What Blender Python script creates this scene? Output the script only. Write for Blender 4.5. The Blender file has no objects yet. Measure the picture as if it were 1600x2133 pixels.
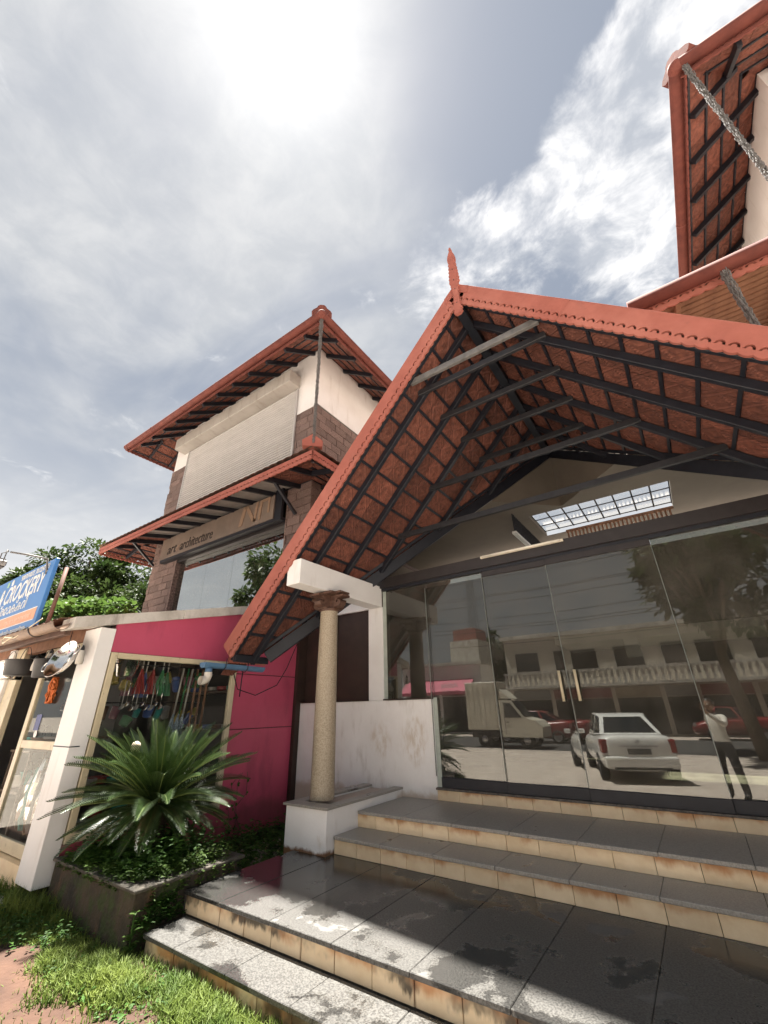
import bpy, bmesh, math, random
from mathutils import Vector, Matrix, Euler
from mathutils.geometry import tessellate_polygon
random.seed(7)
R = math.radians
sc = bpy.context.scene
COL = sc.collection

# ------------------------------------------------------------------ camera
cam_d = bpy.data.cameras.new('camera'); cam = bpy.data.objects.new('camera', cam_d); COL.objects.link(cam)
cam_d.sensor_fit = 'HORIZONTAL'; cam_d.sensor_width = 36.0; cam_d.lens = 36.0 * 857.6 / 1600.0
cam_d.clip_start = 0.02; cam_d.clip_end = 2000
CAM = Vector((0, 0, 1.36))
_rot = Matrix.Rotation(R(34.489), 3, 'Z') @ Matrix.Rotation(R(25.568), 3, 'X') @ Matrix.Rotation(R(1.2027), 3, 'Y')
_r, _f, _u = _rot.col[0].copy(), _rot.col[1].copy(), _rot.col[2].copy()
cam.matrix_world = Matrix(((_r.x, _u.x, -_f.x, CAM.x), (_r.y, _u.y, -_f.y, CAM.y), (_r.z, _u.z, -_f.z, CAM.z), (0, 0, 0, 1)))
sc.camera = cam

# ------------------------------------------------------------------ world and sun
SUN = Vector((-0.272, 0.132, 1.0)).normalized()
SUN_EL = math.asin(SUN.z); SUN_AZ = math.atan2(SUN.x, SUN.y)
world = bpy.data.worlds.new('World'); sc.world = world; world.use_nodes = True
nt = world.node_tree; nt.nodes.clear()
def wn(t, **k):
    n = nt.nodes.new(t)
    for a, b in k.items(): setattr(n, a, b)
    return n
def wl(a, b): nt.links.new(a, b)
def wmath(op, a, b=None, clamp=False):
    n = wn('ShaderNodeMath', operation=op, use_clamp=clamp)
    for i, v in enumerate((a, b)):
        if v is None: continue
        if isinstance(v, (int, float)): n.inputs[i].default_value = v
        else: wl(v, n.inputs[i])
    return n.outputs[0]
def wramp(v, a, b, c0=0.0, c1=1.0):
    n = wn('ShaderNodeMapRange', interpolation_type='SMOOTHSTEP')
    wl(v, n.inputs[0]); n.inputs[1].default_value = a; n.inputs[2].default_value = b
    n.inputs[3].default_value = c0; n.inputs[4].default_value = c1
    return n.outputs[0]
def wmix(f, a, b):
    n = wn('ShaderNodeMix', data_type='RGBA')
    if isinstance(f, (int, float)): n.inputs[0].default_value = f
    else: wl(f, n.inputs[0])
    for i, v in ((6, a), (7, b)):
        if isinstance(v, tuple): n.inputs[i].default_value = v + (1,)
        else: wl(v, n.inputs[i])
    return n.outputs[2]
tc = wn('ShaderNodeTexCoord'); DIR = tc.outputs['Generated']
sky = wn('ShaderNodeTexSky', sky_type='NISHITA'); sky.sun_disc = False
sky.sun_elevation = SUN_EL; sky.sun_rotation = SUN_AZ
sky.altitude = 50; sky.air_density = 1.0; sky.dust_density = 2.0; sky.ozone_density = 1.4
sep = wn('ShaderNodeSeparateXYZ'); wl(DIR, sep.inputs[0])
zz = wmath('MAXIMUM', sep.outputs[2], 0.07)
comb = wn('ShaderNodeCombineXYZ')
wl(wmath('DIVIDE', sep.outputs[0], zz), comb.inputs[0]); wl(wmath('DIVIDE', sep.outputs[1], zz), comb.inputs[1])
P = comb.outputs[0]
def wnoise(scale, detail, rough, off, dist=0.0, stretch=(1, 1, 1), rot=0.0):
    m = wn('ShaderNodeMapping'); m.inputs['Location'].default_value = off; m.inputs['Scale'].default_value = stretch
    m.inputs['Rotation'].default_value = (0, 0, rot); wl(P, m.inputs[0])
    n = wn('ShaderNodeTexNoise'); wl(m.outputs[0], n.inputs['Vector'])
    n.inputs['Scale'].default_value = scale; n.inputs['Detail'].default_value = detail
    n.inputs['Roughness'].default_value = rough; n.inputs['Distortion'].default_value = dist
    return n.outputs['Fac']
def wblob(cx, cy, r0, r1):
    d = wn('ShaderNodeVectorMath', operation='DISTANCE'); wl(P, d.inputs[0]); d.inputs[1].default_value = (cx, cy, 0)
    return wramp(d.outputs['Value'], r0, r1, 1.0, 0.0)
# the high veil: streaky sheet with thin blue-grey gaps
veil = wnoise(1.15, 5, 0.50, (3.1, 1.7, 0), 0.5, (1.0, 1.9, 1), 0.6)
veil = wmath('ADD', veil, wmath('MULTIPLY', wblob(-0.62, -0.02, 0.1, 0.9), 0.22))
veil = wmath('SUBTRACT', veil, wmath('MULTIPLY', wblob(-0.02, 0.40, 0.06, 0.42), 0.26))
veil = wmath('SUBTRACT', veil, wmath('MULTIPLY', wblob(-1.2, 0.26, 0.1, 0.5), 0.10))
veil = wramp(veil, 0.30, 0.72)
# cumulus: puffy, sharper edges, thickest at the frame's right
cum = wmath('SUBTRACT', wnoise(4.6, 10, 0.62, (0.35, 0.9, 0), 0.35), 0.07)
cum = wmath('ADD', cum, wmath('MULTIPLY', wblob(0.32, 0.72, 0.14, 0.44), 0.56))
cum = wmath('ADD', cum, wmath('MULTIPLY', wblob(-0.12, 0.66, 0.05, 0.36), 0.26))
cum = wmath('ADD', cum, wmath('MULTIPLY', wblob(-2.4, 0.35, 0.5, 1.6), 0.0))
cum = wmath('SUBTRACT', cum, wmath('MULTIPLY', wblob(-0.2, 0.15, 0.3, 0.55), 0.12))
cumm = wramp(cum, 0.52, 0.76)
shade = wnoise(7.5, 6, 0.6, (1.35, 2.2, 0), 0.3)
dotn = wn('ShaderNodeVectorMath', operation='DOT_PRODUCT'); wl(DIR, dotn.inputs[0]); dotn.inputs[1].default_value = SUN
dt = wmath('MAXIMUM', dotn.outputs['Value'], 0.0)
g1 = wmath('POWER', dt, 260.0); g2 = wmath('POWER', dt, 75.0); g3 = wmath('POWER', dt, 8.0)
glow = wmath('ADD', wmath('ADD', wmath('MULTIPLY', g1, 0.9), wmath('MULTIPLY', g2, 1.15)), wmath('MULTIPLY', g3, 0.22))
SKYK = 0.05
skyc = wmix(0.92, sky.outputs[0], (1.08, 1.23, 1.48))
vc = wmix(wramp(shade, 0.3, 0.75), (2.2, 2.28, 2.4), (2.85, 2.87, 2.89))
base = wmix(wmath('MULTIPLY', veil, 0.88), skyc, vc)
cc = wmix(wramp(shade, 0.35, 0.70), (2.0, 2.12, 2.35), (4.9, 4.8, 4.7))
base = wmix(wmath('MULTIPLY', cumm, 0.92), base, cc)
# haze towards the horizon
hz = wramp(sep.outputs[2], 0.05, 0.66, 1.0, 0.0)
base = wmix(wmath('MULTIPLY', hz, 0.88), base, (3.35, 3.36, 3.36))
gl = wn('ShaderNodeVectorMath', operation='SCALE'); gl.inputs[0].default_value = (1.0, 0.965, 0.90); wl(glow, gl.inputs['Scale'])
add = wn('ShaderNodeVectorMath', operation='ADD'); wl(base, add.inputs[0]); wl(gl.outputs[0], add.inputs[1])
bg = wn('ShaderNodeBackground'); wl(add.outputs[0], bg.inputs[0]); bg.inputs[1].default_value = SKYK
wo = wn('ShaderNodeOutputWorld'); wl(bg.outputs[0], wo.inputs[0])
world.cycles.sampling_method = 'MANUAL'; world.cycles.sample_map_resolution = 512

sun_d = bpy.data.lights.new('sun', 'SUN'); sun_d.energy = 5.0; sun_d.angle = R(1.6); sun_d.color = (1.0, 0.95, 0.87)
sun_o = bpy.data.objects.new('sun', sun_d); COL.objects.link(sun_o); sun_o.location = (-5, 5, 30)
sun_o.rotation_euler = SUN.to_track_quat('Z', 'Y').to_euler()

sc.view_settings.view_transform = 'Standard'; sc.view_settings.look = 'None'
sc.view_settings.exposure = 2.5; sc.view_settings.gamma = 1.0; sc.view_settings.use_curve_mapping = False
sc.render.engine = 'CYCLES'
sc.cycles.max_bounces = 8; sc.cycles.diffuse_bounces = 4; sc.cycles.glossy_bounces = 4; sc.cycles.transparent_max_bounces = 12
sc.cycles.transmission_bounces = 4; sc.cycles.sample_clamp_indirect = 6.0; sc.cycles.caustics_reflective = False; sc.cycles.caustics_refractive = False
sc.cycles.use_denoising = True

# ------------------------------------------------------------------ helpers
WM = {}
def put(o, parent=None, m=None):
    COL.objects.link(o)
    m = m if m is not None else Matrix()
    WM[o.name] = m.copy()
    if parent is not None:
        o.parent = parent; o.matrix_parent_inverse = WM[parent.name].inverted()
    o.matrix_basis = m
    return o
def tag(o, label=None, cat=None, group=None, kind=None):
    if label: o['label'] = label
    if cat: o['category'] = cat
    if group: o['group'] = group
    if kind: o['kind'] = kind
    return o
def thing(name, loc, label, cat, group=None):
    o = bpy.data.objects.new(name, None); o.empty_display_size = 0.2
    put(o, None, Matrix.Translation(Vector(loc)))
    return tag(o, label, cat, group)
def mesh(name, vs, fs, mat=None, smooth=False):
    me = bpy.data.meshes.new(name); me.from_pydata([tuple(v) for v in vs], [], [tuple(f) for f in fs])
    if mat: me.materials.append(mat)
    if smooth: me.polygons.foreach_set('use_smooth', [True] * len(me.polygons))
    me.update(); return me
def obj(name, me, parent=None, m=None): return put(bpy.data.objects.new(name, me), parent, m)
def bm_mesh(name, bm, mat, smooth=False):
    bmesh.ops.recalc_face_normals(bm, faces=bm.faces)
    me = bpy.data.meshes.new(name); bm.to_mesh(me); bm.free()
    if mat: me.materials.append(mat)
    if smooth: me.polygons.foreach_set('use_smooth', [True] * len(me.polygons))
    return me
BF = [(0, 3, 2, 1), (4, 5, 6, 7), (0, 1, 5, 4), (1, 2, 6, 5), (2, 3, 7, 6), (3, 0, 4, 7)]
def box_me(name, x0, x1, y0, y1, z0, z1, mat, bev=0.0, seg=1):
    vs = [(x0, y0, z0), (x1, y0, z0), (x1, y1, z0), (x0, y1, z0), (x0, y0, z1), (x1, y0, z1), (x1, y1, z1), (x0, y1, z1)]
    if bev <= 0: return mesh(name, vs, BF, mat)
    bm = bmesh.new(); bv = [bm.verts.new(v) for v in vs]
    for f in BF: bm.faces.new([bv[i] for i in f])
    bmesh.ops.bevel(bm, geom=bm.edges[:], offset=bev, segments=seg, affect='EDGES', profile=0.5)
    return bm_mesh(name, bm, mat)
def box(name, x0, x1, y0, y1, z0, z1, mat, parent=None, bev=0.0): return obj(name, box_me(name, x0, x1, y0, y1, z0, z1, mat, bev), parent)
def frame_m(p0, xa, ya, za):
    xa, ya, za = Vector(xa).normalized(), Vector(ya).normalized(), Vector(za).normalized()
    return Matrix(((xa.x, ya.x, za.x, p0[0]), (xa.y, ya.y, za.y, p0[1]), (xa.z, ya.z, za.z, p0[2]), (0, 0, 0, 1)))
def bar_m(p0, p1, up=(0, 0, 1)):
    p0, p1 = Vector(p0), Vector(p1); x = (p1 - p0).normalized(); up = Vector(up)
    y = up.cross(x)
    if y.length < 1e-4: y = Vector((0, 1, 0)).cross(x)
    y.normalize(); z = x.cross(y)
    return frame_m(p0, x, y, z), (p1 - p0).length
def bar(name, p0, p1, w, h, mat, parent=None, up=(0, 0, 1), bev=0.004, top=False):
    """rectangular bar from p0 to p1, w across, h along 'up'; top=True hangs it below the line"""
    m, L = bar_m(p0, p1, up)
    z0, z1 = (-h, 0) if top else (-h / 2, h / 2)
    return obj(name, box_me(name, 0, L, -w / 2, w / 2, z0, z1, mat, bev), parent, m)
def tube_geo(pts, r, n=8, cap=True, r1=None):
    vs, fs = [], []; pts = [Vector(p) for p in pts]; k = len(pts); prev = None
    for i, p in enumerate(pts):
        t = (pts[min(i + 1, k - 1)] - pts[max(i - 1, 0)]).normalized()
        if prev is None:
            a = t.cross(Vector((0, 0, 1)));
            if a.length < 1e-3: a = t.cross(Vector((1, 0, 0)))
        else: a = prev - t * prev.dot(t)
        a.normalize(); prev = a; b = t.cross(a)
        rr = r if r1 is None else r + (r1 - r) * i / (k - 1)
        for j in range(n):
            an = 2 * math.pi * j / n; vs.append(p + (a * math.cos(an) + b * math.sin(an)) * rr)
    for i in range(k - 1):
        for j in range(n):
            fs.append((i * n + j, i * n + (j + 1) % n, (i + 1) * n + (j + 1) % n, (i + 1) * n + j))
    if cap: fs += [tuple(range(n))[::-1], tuple((k - 1) * n + j for j in range(n))]
    return vs, fs
def tube(name, pts, r, mat, parent=None, n=8, r1=None, smooth=True):
    vs, fs = tube_geo(pts, r, n, True, r1); return obj(name, mesh(name, vs, fs, mat, smooth), parent)
def lathe_me(name, prof, mat, n=24, smooth=True, cap=False):
    vs, fs = [], []
    for r, z in prof:
        for j in range(n):
            a = 2 * math.pi * j / n; vs.append((r * math.cos(a), r * math.sin(a), z))
    for i in range(len(prof) - 1):
        for j in range(n): fs.append((i * n + j, i * n + (j + 1) % n, (i + 1) * n + (j + 1) % n, (i + 1) * n + j))
    if cap: fs += [tuple(range(n))[::-1], tuple((len(prof) - 1) * n + j for j in range(n))]
    return mesh(name, vs, fs, mat, smooth)
def poly_me(name, pts2, t, mat):
    """extrude the 2-D outline pts2 (x, y) by t along z (0..t)"""
    n = len(pts2); tri = tessellate_polygon([[Vector((a, b, 0)) for a, b in pts2]])
    vs = [(a, b, 0) for a, b in pts2] + [(a, b, t) for a, b in pts2]
    fs = [tuple(q) for q in tri] + [tuple(i + n for i in q[::-1]) for q in tri] + [(i, (i + 1) % n, n + (i + 1) % n, n + i) for i in range(n)]
    bm = bmesh.new(); bv = [bm.verts.new(v) for v in vs]
    for f in fs:
        try: bm.faces.new([bv[i] for i in f])
        except ValueError: pass
    return bm_mesh(name, bm, mat)
def join_geo(parts):
    V, F = [], []
    for vs, fs in parts:
        o = len(V); V += list(vs); F += [tuple(i + o for i in f) for f in fs]
    return V, F
def box_geo(x0, x1, y0, y1, z0, z1, m=None):
    vs = [Vector(v) for v in [(x0, y0, z0), (x1, y0, z0), (x1, y1, z0), (x0, y1, z0), (x0, y0, z1), (x1, y0, z1), (x1, y1, z1), (x0, y1, z1)]]
    if m is not None: vs = [m @ v for v in vs]
    return vs, BF

# ------------------------------------------------------------------ materials
MATS = {}
def material(name, c1, c2=None, rough=0.6, scale=6.0, detail=6, bump=0.0, bscale=None, metal=0.0, spec=0.5, objrand=0.0, contrast=(0.35, 0.65), coat=0.0):
    if name in MATS: return MATS[name]
    m = bpy.data.materials.new(name); m.use_nodes = True; t = m.node_tree; b = t.nodes['Principled BSDF']
    b.inputs['Roughness'].default_value = rough; b.inputs['Metallic'].default_value = metal
    b.inputs['Specular IOR Level'].default_value = spec; b.inputs['Coat Weight'].default_value = coat
    g = t.nodes.new('ShaderNodeTexCoord'); co = g.outputs['Object']
    if objrand:
        oi = t.nodes.new('ShaderNodeObjectInfo'); ad = t.nodes.new('ShaderNodeVectorMath'); ad.operation = 'ADD'
        sc_ = t.nodes.new('ShaderNodeVectorMath'); sc_.operation = 'SCALE'; sc_.inputs[0].default_value = (37, 71, 53)
        t.links.new(oi.outputs['Random'], sc_.inputs['Scale']); t.links.new(co, ad.inputs[0]); t.links.new(sc_.outputs[0], ad.inputs[1]); co = ad.outputs[0]
    c2 = c2 or tuple(x * 0.72 for x in c1)
    n = t.nodes.new('ShaderNodeTexNoise'); n.inputs['Scale'].default_value = scale; n.inputs['Detail'].default_value = detail; n.inputs['Roughness'].default_value = 0.62
    t.links.new(co, n.inputs['Vector'])
    r = t.nodes.new('ShaderNodeMapRange'); r.inputs[1].default_value = contrast[0]; r.inputs[2].default_value = contrast[1]; t.links.new(n.outputs['Fac'], r.inputs[0])
    mx = t.nodes.new('ShaderNodeMix'); mx.data_type = 'RGBA'; mx.inputs[6].default_value = c2 + (1,); mx.inputs[7].default_value = c1 + (1,)
    t.links.new(r.outputs[0], mx.inputs[0]); col = mx.outputs[2]
    if objrand:
        hs = t.nodes.new('ShaderNodeHueSaturation'); mr = t.nodes.new('ShaderNodeMapRange'); mr.inputs[3].default_value = 1 - objrand; mr.inputs[4].default_value = 1 + objrand
        t.links.new(oi.outputs['Random'], mr.inputs[0]); t.links.new(mr.outputs[0], hs.inputs['Value']); t.links.new(col, hs.inputs['Color']); col = hs.outputs[0]
    t.links.new(col, b.inputs['Base Color'])
    if bump:
        n2 = t.nodes.new('ShaderNodeTexNoise'); n2.inputs['Scale'].default_value = bscale or scale * 4; n2.inputs['Detail'].default_value = 5; t.links.new(co, n2.inputs['Vector'])
        bp = t.nodes.new('ShaderNodeBump'); bp.inputs['Strength'].default_value = bump; bp.inputs['Distance'].default_value = 0.02
        t.links.new(n2.outputs['Fac'], bp.inputs['Height']); t.links.new(bp.outputs[0], b.inputs['Normal'])
    m['_col'] = 1; MATS[name] = m; m['c'] = [0]; m.node_tree['col_out'] = mx.name
    return m
class NB:
    """small node builder working on an existing material's base colour"""
    def __init__(s, m): s.m = m; s.t = m.node_tree; s.b = s.t.nodes['Principled BSDF']; s.co = s.t.nodes.new('ShaderNodeTexCoord').outputs['Object']; s.pos = s.t.nodes.new('ShaderNodeNewGeometry').outputs['Position']
    def noise(s, scale, detail=5, vec=None, off=(0, 0, 0), stretch=(1, 1, 1), rough=0.6, dist=0):
        mp = s.t.nodes.new('ShaderNodeMapping'); mp.inputs['Location'].default_value = off; mp.inputs['Scale'].default_value = stretch; s.t.links.new(vec or s.co, mp.inputs[0])
        n = s.t.nodes.new('ShaderNodeTexNoise'); n.inputs['Scale'].default_value = scale; n.inputs['Detail'].default_value = detail; n.inputs['Roughness'].default_value = rough; n.inputs['Distortion'].default_value = dist
        s.t.links.new(mp.outputs[0], n.inputs['Vector']); return n.outputs['Fac']
    def ramp(s, v, a, b, c=0.0, d=1.0):
        n = s.t.nodes.new('ShaderNodeMapRange'); n.interpolation_type = 'SMOOTHSTEP'; s.t.links.new(v, n.inputs[0])
        for i, x in enumerate((a, b, c, d)): n.inputs[i + 1].default_value = x
        return n.outputs[0]
    def math(s, op, a, b):
        n = s.t.nodes.new('ShaderNodeMath'); n.operation = op
        for i, v in enumerate((a, b)):
            if isinstance(v, (int, float)): n.inputs[i].default_value = v
            else: s.t.links.new(v, n.inputs[i])
        return n.outputs[0]
    def xyz(s, v=None):
        n = s.t.nodes.new('ShaderNodeSeparateXYZ'); s.t.links.new(v or s.co, n.inputs[0]); return n.outputs
    def over(s, fac, col):
        """lay colour col (tuple or socket) over the base colour with mask fac"""
        l = [k for k in s.t.links if k.to_socket == s.b.inputs['Base Color']][0]; src = l.from_socket
        n = s.t.nodes.new('ShaderNodeMix'); n.data_type = 'RGBA'; s.t.links.new(fac, n.inputs[0]); s.t.links.new(src, n.inputs[6])
        if isinstance(col, tuple): n.inputs[7].default_value = col + (1,)
        else: s.t.links.new(col, n.inputs[7])
        s.t.links.new(n.outputs[2], s.b.inputs['Base Color'])
    def rough(s, v): s.t.links.new(v, s.b.inputs['Roughness'])

M_white = material('white_plaster', (0.87, 0.86, 0.85), (0.80, 0.785, 0.77), 0.75, 2.2, bump=0.12, bscale=60)
n = NB(M_white); x, y, z = n.xyz()
sm = n.ramp(n.noise(2.6, 7, stretch=(1.0, 1.0, 0.45), off=(2.3, 0, 0.4)), 0.60, 0.74); n.over(n.math('MULTIPLY', sm, 0.42), (0.42, 0.31, 0.17))
def blot(cx, cz, rx, rz):
    dx = n.math('DIVIDE', n.math('SUBTRACT', x, cx), rx); dz = n.math('DIVIDE', n.math('SUBTRACT', z, cz), rz)
    return n.ramp(n.math('ADD', n.math('ADD', n.math('MULTIPLY', dx, dx), n.math('MULTIPLY', dz, dz)), n.math('MULTIPLY', n.noise(7, 7, stretch=(1, 1, 0.4)), 1.6)), 0.75, 1.5, 1.0, 0.0)
for q in ((-3.36, 0.98, 0.30, 0.40), (-3.95, 0.95, 0.28, 0.34)): n.over(n.math('MULTIPLY', n.math('MULTIPLY', blot(*q), n.ramp(n.noise(16, 7, stretch=(1, 1, 0.35), off=(3, 3, 1)), 0.38, 0.66)), 0.55), (0.46, 0.35, 0.22))
foot = n.ramp(n.math('ADD', z, n.math('MULTIPLY', n.noise(6, 7), -0.16)), -0.03, -0.075); n.over(n.math('MULTIPLY', foot, n.ramp(y, 4.6, 4.5)), (0.20, 0.10, 0.045))
foot2 = n.ramp(n.math('ADD', z, n.math('MULTIPLY', n.noise(6, 7), -0.22)), 0.30, 0.20); n.over(n.math('MULTIPLY', n.math('MULTIPLY', foot2, n.ramp(y, 5.3, 5.4)), 0.55), (0.42, 0.27, 0.13))
st = n.math('MULTIPLY', n.ramp(n.noise(9, 6, stretch=(1, 1, 0.25)), 0.50, 0.72), n.ramp(n.noise(1.3, 3, off=(5, 1, 0)), 0.45, 0.6)); n.over(n.math('MULTIPLY', st, 0.35), (0.35, 0.30, 0.24))
M_whiteC = material('clean_white_plaster', (0.82, 0.815, 0.805), (0.75, 0.74, 0.725), 0.75, 1.7, bump=0.08, bscale=50)
n = NB(M_whiteC); n.over(n.math('MULTIPLY', n.ramp(n.noise(5, 7, stretch=(1, 1, 0.2)), 0.56, 0.75), 0.30), (0.42, 0.38, 0.33))
M_concrete = material('weathered_concrete', (0.60, 0.575, 0.53), (0.40, 0.375, 0.33), 0.85, 3.5, bump=0.25, bscale=40)
n = NB(M_concrete); n.over(n.math('MULTIPLY', n.ramp(n.noise(6, 7, stretch=(1, 1, 0.18)), 0.52, 0.7), 0.55), (0.16, 0.14, 0.12))
M_boxm = material('stained_cream_metal', (0.42, 0.40, 0.37), (0.35, 0.33, 0.30), 0.6, 2.0)
n = NB(M_boxm); n.over(n.math('MULTIPLY', n.ramp(n.noise(7, 7, stretch=(1, 0.3, 0.15)), 0.52, 0.7), 0.45), (0.20, 0.17, 0.14))
M_beige = material('beige_paint', (0.62, 0.565, 0.48), (0.53, 0.48, 0.41), 0.7, 1.2, bump=0.05)
M_terra = material('salmon_red_paint', (0.36, 0.122, 0.093), (0.30, 0.10, 0.076), 0.7, 4.0, bump=0.1, bscale=30, spec=0.2)
n = NB(M_terra); n.over(n.math('MULTIPLY', n.ramp(n.noise(14, 8, off=(1, 2, 3)), 0.62, 0.70), 0.5), (0.25, 0.10, 0.078)); n.over(n.math('MULTIPLY', n.ramp(n.noise(3.5, 8, off=(6, 1, 4), stretch=(1, 1, 1)), 0.56, 0.74), 0.38), (0.20, 0.085, 0.07)); n.over(n.math('MULTIPLY', n.ramp(n.noise(1.2, 6, off=(2, 9, 4)), 0.50, 0.72), 0.28), (0.52, 0.23, 0.18))
M_gut = material('red_oxide_gutter', (0.185, 0.064, 0.051), (0.13, 0.047, 0.039), 0.75, 5.0, bump=0.05, spec=0.12)
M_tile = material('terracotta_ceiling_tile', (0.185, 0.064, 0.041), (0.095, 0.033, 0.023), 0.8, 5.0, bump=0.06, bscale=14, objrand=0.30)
M_clay = material('weathered_clay_tile', (0.26, 0.11, 0.075), (0.075, 0.06, 0.05), 0.85, 8.0, bump=0.3)
M_steel = material('black_painted_steel', (0.013, 0.015, 0.022), (0.008, 0.009, 0.014), 0.5, 9.0, bump=0.05)
M_steelG = material('grey_painted_steel', (0.15, 0.145, 0.14), (0.09, 0.088, 0.085), 0.5, 12.0, bump=0.08)
M_brownst = material('brown_painted_steel', (0.030, 0.025, 0.025), (0.022, 0.018, 0.018), 0.45, 9.0)
M_lat = material('laterite_block', (0.32, 0.225, 0.195), (0.11, 0.074, 0.063), 0.9, 20.0, bump=0.9, bscale=40, objrand=0.22)
M_mortar = material('dark_mortar', (0.09, 0.06, 0.05), (0.06, 0.04, 0.035), 0.95, 8)
M_pink = material('magenta_cladding_panel', (0.52, 0.082, 0.155), (0.46, 0.07, 0.13), 0.42, 1.3, bump=0.02)
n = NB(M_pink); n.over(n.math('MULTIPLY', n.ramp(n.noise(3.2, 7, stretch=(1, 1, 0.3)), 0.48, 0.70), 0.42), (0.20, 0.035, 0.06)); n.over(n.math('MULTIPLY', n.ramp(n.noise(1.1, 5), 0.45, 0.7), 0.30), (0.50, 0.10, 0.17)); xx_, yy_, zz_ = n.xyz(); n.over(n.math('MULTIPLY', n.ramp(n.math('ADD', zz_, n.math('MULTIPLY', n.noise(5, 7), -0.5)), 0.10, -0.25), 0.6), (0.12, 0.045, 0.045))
M_cream = material('cream_aluminium', (0.63, 0.55, 0.38), (0.52, 0.45, 0.31), 0.4, 4.0)
n = NB(M_cream); n.over(n.math('MULTIPLY', n.ramp(n.noise(18, 7, stretch=(1, 1, 0.6)), 0.60, 0.68), 0.5), (0.24, 0.20, 0.11))
M_brown = material('dark_brown_board', (0.045, 0.026, 0.02), (0.03, 0.018, 0.014), 0.5, 4, spec=0.4)
M_shut = material('roller_shutter_slat', (0.47, 0.46, 0.45), (0.41, 0.40, 0.39), 0.45, 3.0, objrand=0.05)
n = NB(M_shut); n.over(n.math('MULTIPLY', n.ramp(n.noise(4, 6, n.pos, stretch=(2, 1, 0.3)), 0.55, 0.75), 0.3), (0.34, 0.29, 0.24))
M_sign = material('brown_sign_panel', (0.205, 0.16, 0.128), (0.155, 0.12, 0.096), 0.55, 2.5)
n = NB(M_sign); n.over(n.math('MULTIPLY', n.ramp(n.noise(9, 6, stretch=(1, 1, 0.12)), 0.52, 0.7), 0.4), (0.16, 0.10, 0.07))
M_soil = material('pale_bounce_soil', (0.50, 0.44, 0.39), (0.40, 0.34, 0.295), 0.95, 2.5, detail=9, bump=0.6, bscale=30)  # paler than laterite: lightened so sunlit ground throws light into the shade
M_bed = material('red_laterite_bed', (0.085, 0.042, 0.025), (0.040, 0.019, 0.012), 0.95, 2.5, detail=9, bump=0.6, bscale=30)
M_asph = material('asphalt', (0.062, 0.06, 0.058), (0.045, 0.044, 0.043), 0.9, 5, bump=0.3, bscale=80)
M_grass = material('grass_blade', (0.20, 0.25, 0.055), (0.075, 0.125, 0.027), 0.6, 2.2)
M_weed = material('weed_leaf', (0.075, 0.16, 0.03), (0.03, 0.075, 0.016), 0.55, 6.0)
M_leaf = material('tree_leaf', (0.047, 0.074, 0.019), (0.015, 0.030, 0.008), 0.5, 0.9)
M_leafB = material('bright_creeper_leaf', (0.11, 0.18, 0.04), (0.05, 0.10, 0.02), 0.5, 4.0)
for mm in (M_grass, M_weed, M_leaf, M_leafB):
    mm.node_tree.nodes['Principled BSDF'].inputs['Specular IOR Level'].default_value = 0.2
    t = mm.node_tree; b = t.nodes['Principled BSDF']; tr = t.nodes.new('ShaderNodeBsdfTranslucent'); ms = t.nodes.new('ShaderNodeMixShader'); ms.inputs[0].default_value = 0.35
    src = [k for k in t.links if k.to_socket == b.inputs['Base Color']][0].from_socket
    t.links.new(src, tr.inputs[0]); t.links.new(b.outputs[0], ms.inputs[1]); t.links.new(tr.outputs[0], ms.inputs[2])
    t.links.new(ms.outputs[0], t.nodes['Material Output'].inputs[0])
M_frond = material('cycad_leaflet', (0.045, 0.085, 0.019), (0.018, 0.038, 0.009), 0.42, 5.0, spec=0.6)
M_rachis = material('cycad_rachis', (0.12, 0.16, 0.035), (0.07, 0.10, 0.025), 0.5, 6.0)
M_bark = material('tree_bark', (0.16, 0.12, 0.09), (0.07, 0.055, 0.04), 0.9, 9.0, bump=0.6)
M_moss = material('mossy_concrete', (0.065, 0.047, 0.031), (0.018, 0.017, 0.012), 0.9, 5.0, detail=9, bump=0.8, bscale=25)
n = NB(M_moss); n.over(n.ramp(n.noise(5, 8, stretch=(1, 1, 0.22), off=(3, 1, 0)), 0.54, 0.70), (0.13, 0.075, 0.04)); n.over(n.math('MULTIPLY', n.ramp(n.noise(7, 8, off=(9, 3, 2)), 0.46, 0.62), 0.85), (0.035, 0.055, 0.012))
M_mosscap = material('lichen_stone_cap', (0.12, 0.105, 0.085), (0.03, 0.028, 0.022), 0.85, 9, bump=0.4)
M_col = material('speckled_granite_column', (0.42, 0.355, 0.265), (0.26, 0.21, 0.145), 0.5, 75.0, detail=3, bump=0.1, contrast=(0.34, 0.60))
M_wood = material('carved_brown_wood', (0.13, 0.07, 0.048), (0.07, 0.036, 0.026), 0.55, 12.0, bump=0.25)
M_blueP = material('blue_plastic', (0.10, 0.20, 0.34), (0.075, 0.16, 0.28), 0.4, 6)
M_pvc = material('white_pvc', (0.72, 0.68, 0.62), (0.58, 0.52, 0.45), 0.4, 9)
M_red_d = material('car_red_paint', (0.20, 0.016, 0.017), (0.18, 0.014, 0.015), 0.3, 2, coat=0.6)
M_whitecar = material('car_white_paint', (0.74, 0.74, 0.72), (0.70, 0.70, 0.68), 0.25, 2, coat=0.6)
M_tyre = material('tyre_rubber', (0.02, 0.02, 0.02), (0.014, 0.014, 0.014), 0.85, 9)
M_alloy = material('alloy_metal', (0.5, 0.5, 0.5), (0.42, 0.42, 0.42), 0.3, 9, metal=1.0)
M_inox = material('polished_steel', (0.78, 0.77, 0.75), (0.70, 0.69, 0.67), 0.12, 9, metal=1.0, bump=0.02)
M_dglass = material('dark_car_glass', (0.015, 0.018, 0.02), (0.015, 0.018, 0.02), 0.06, 2, spec=0.8)
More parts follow.
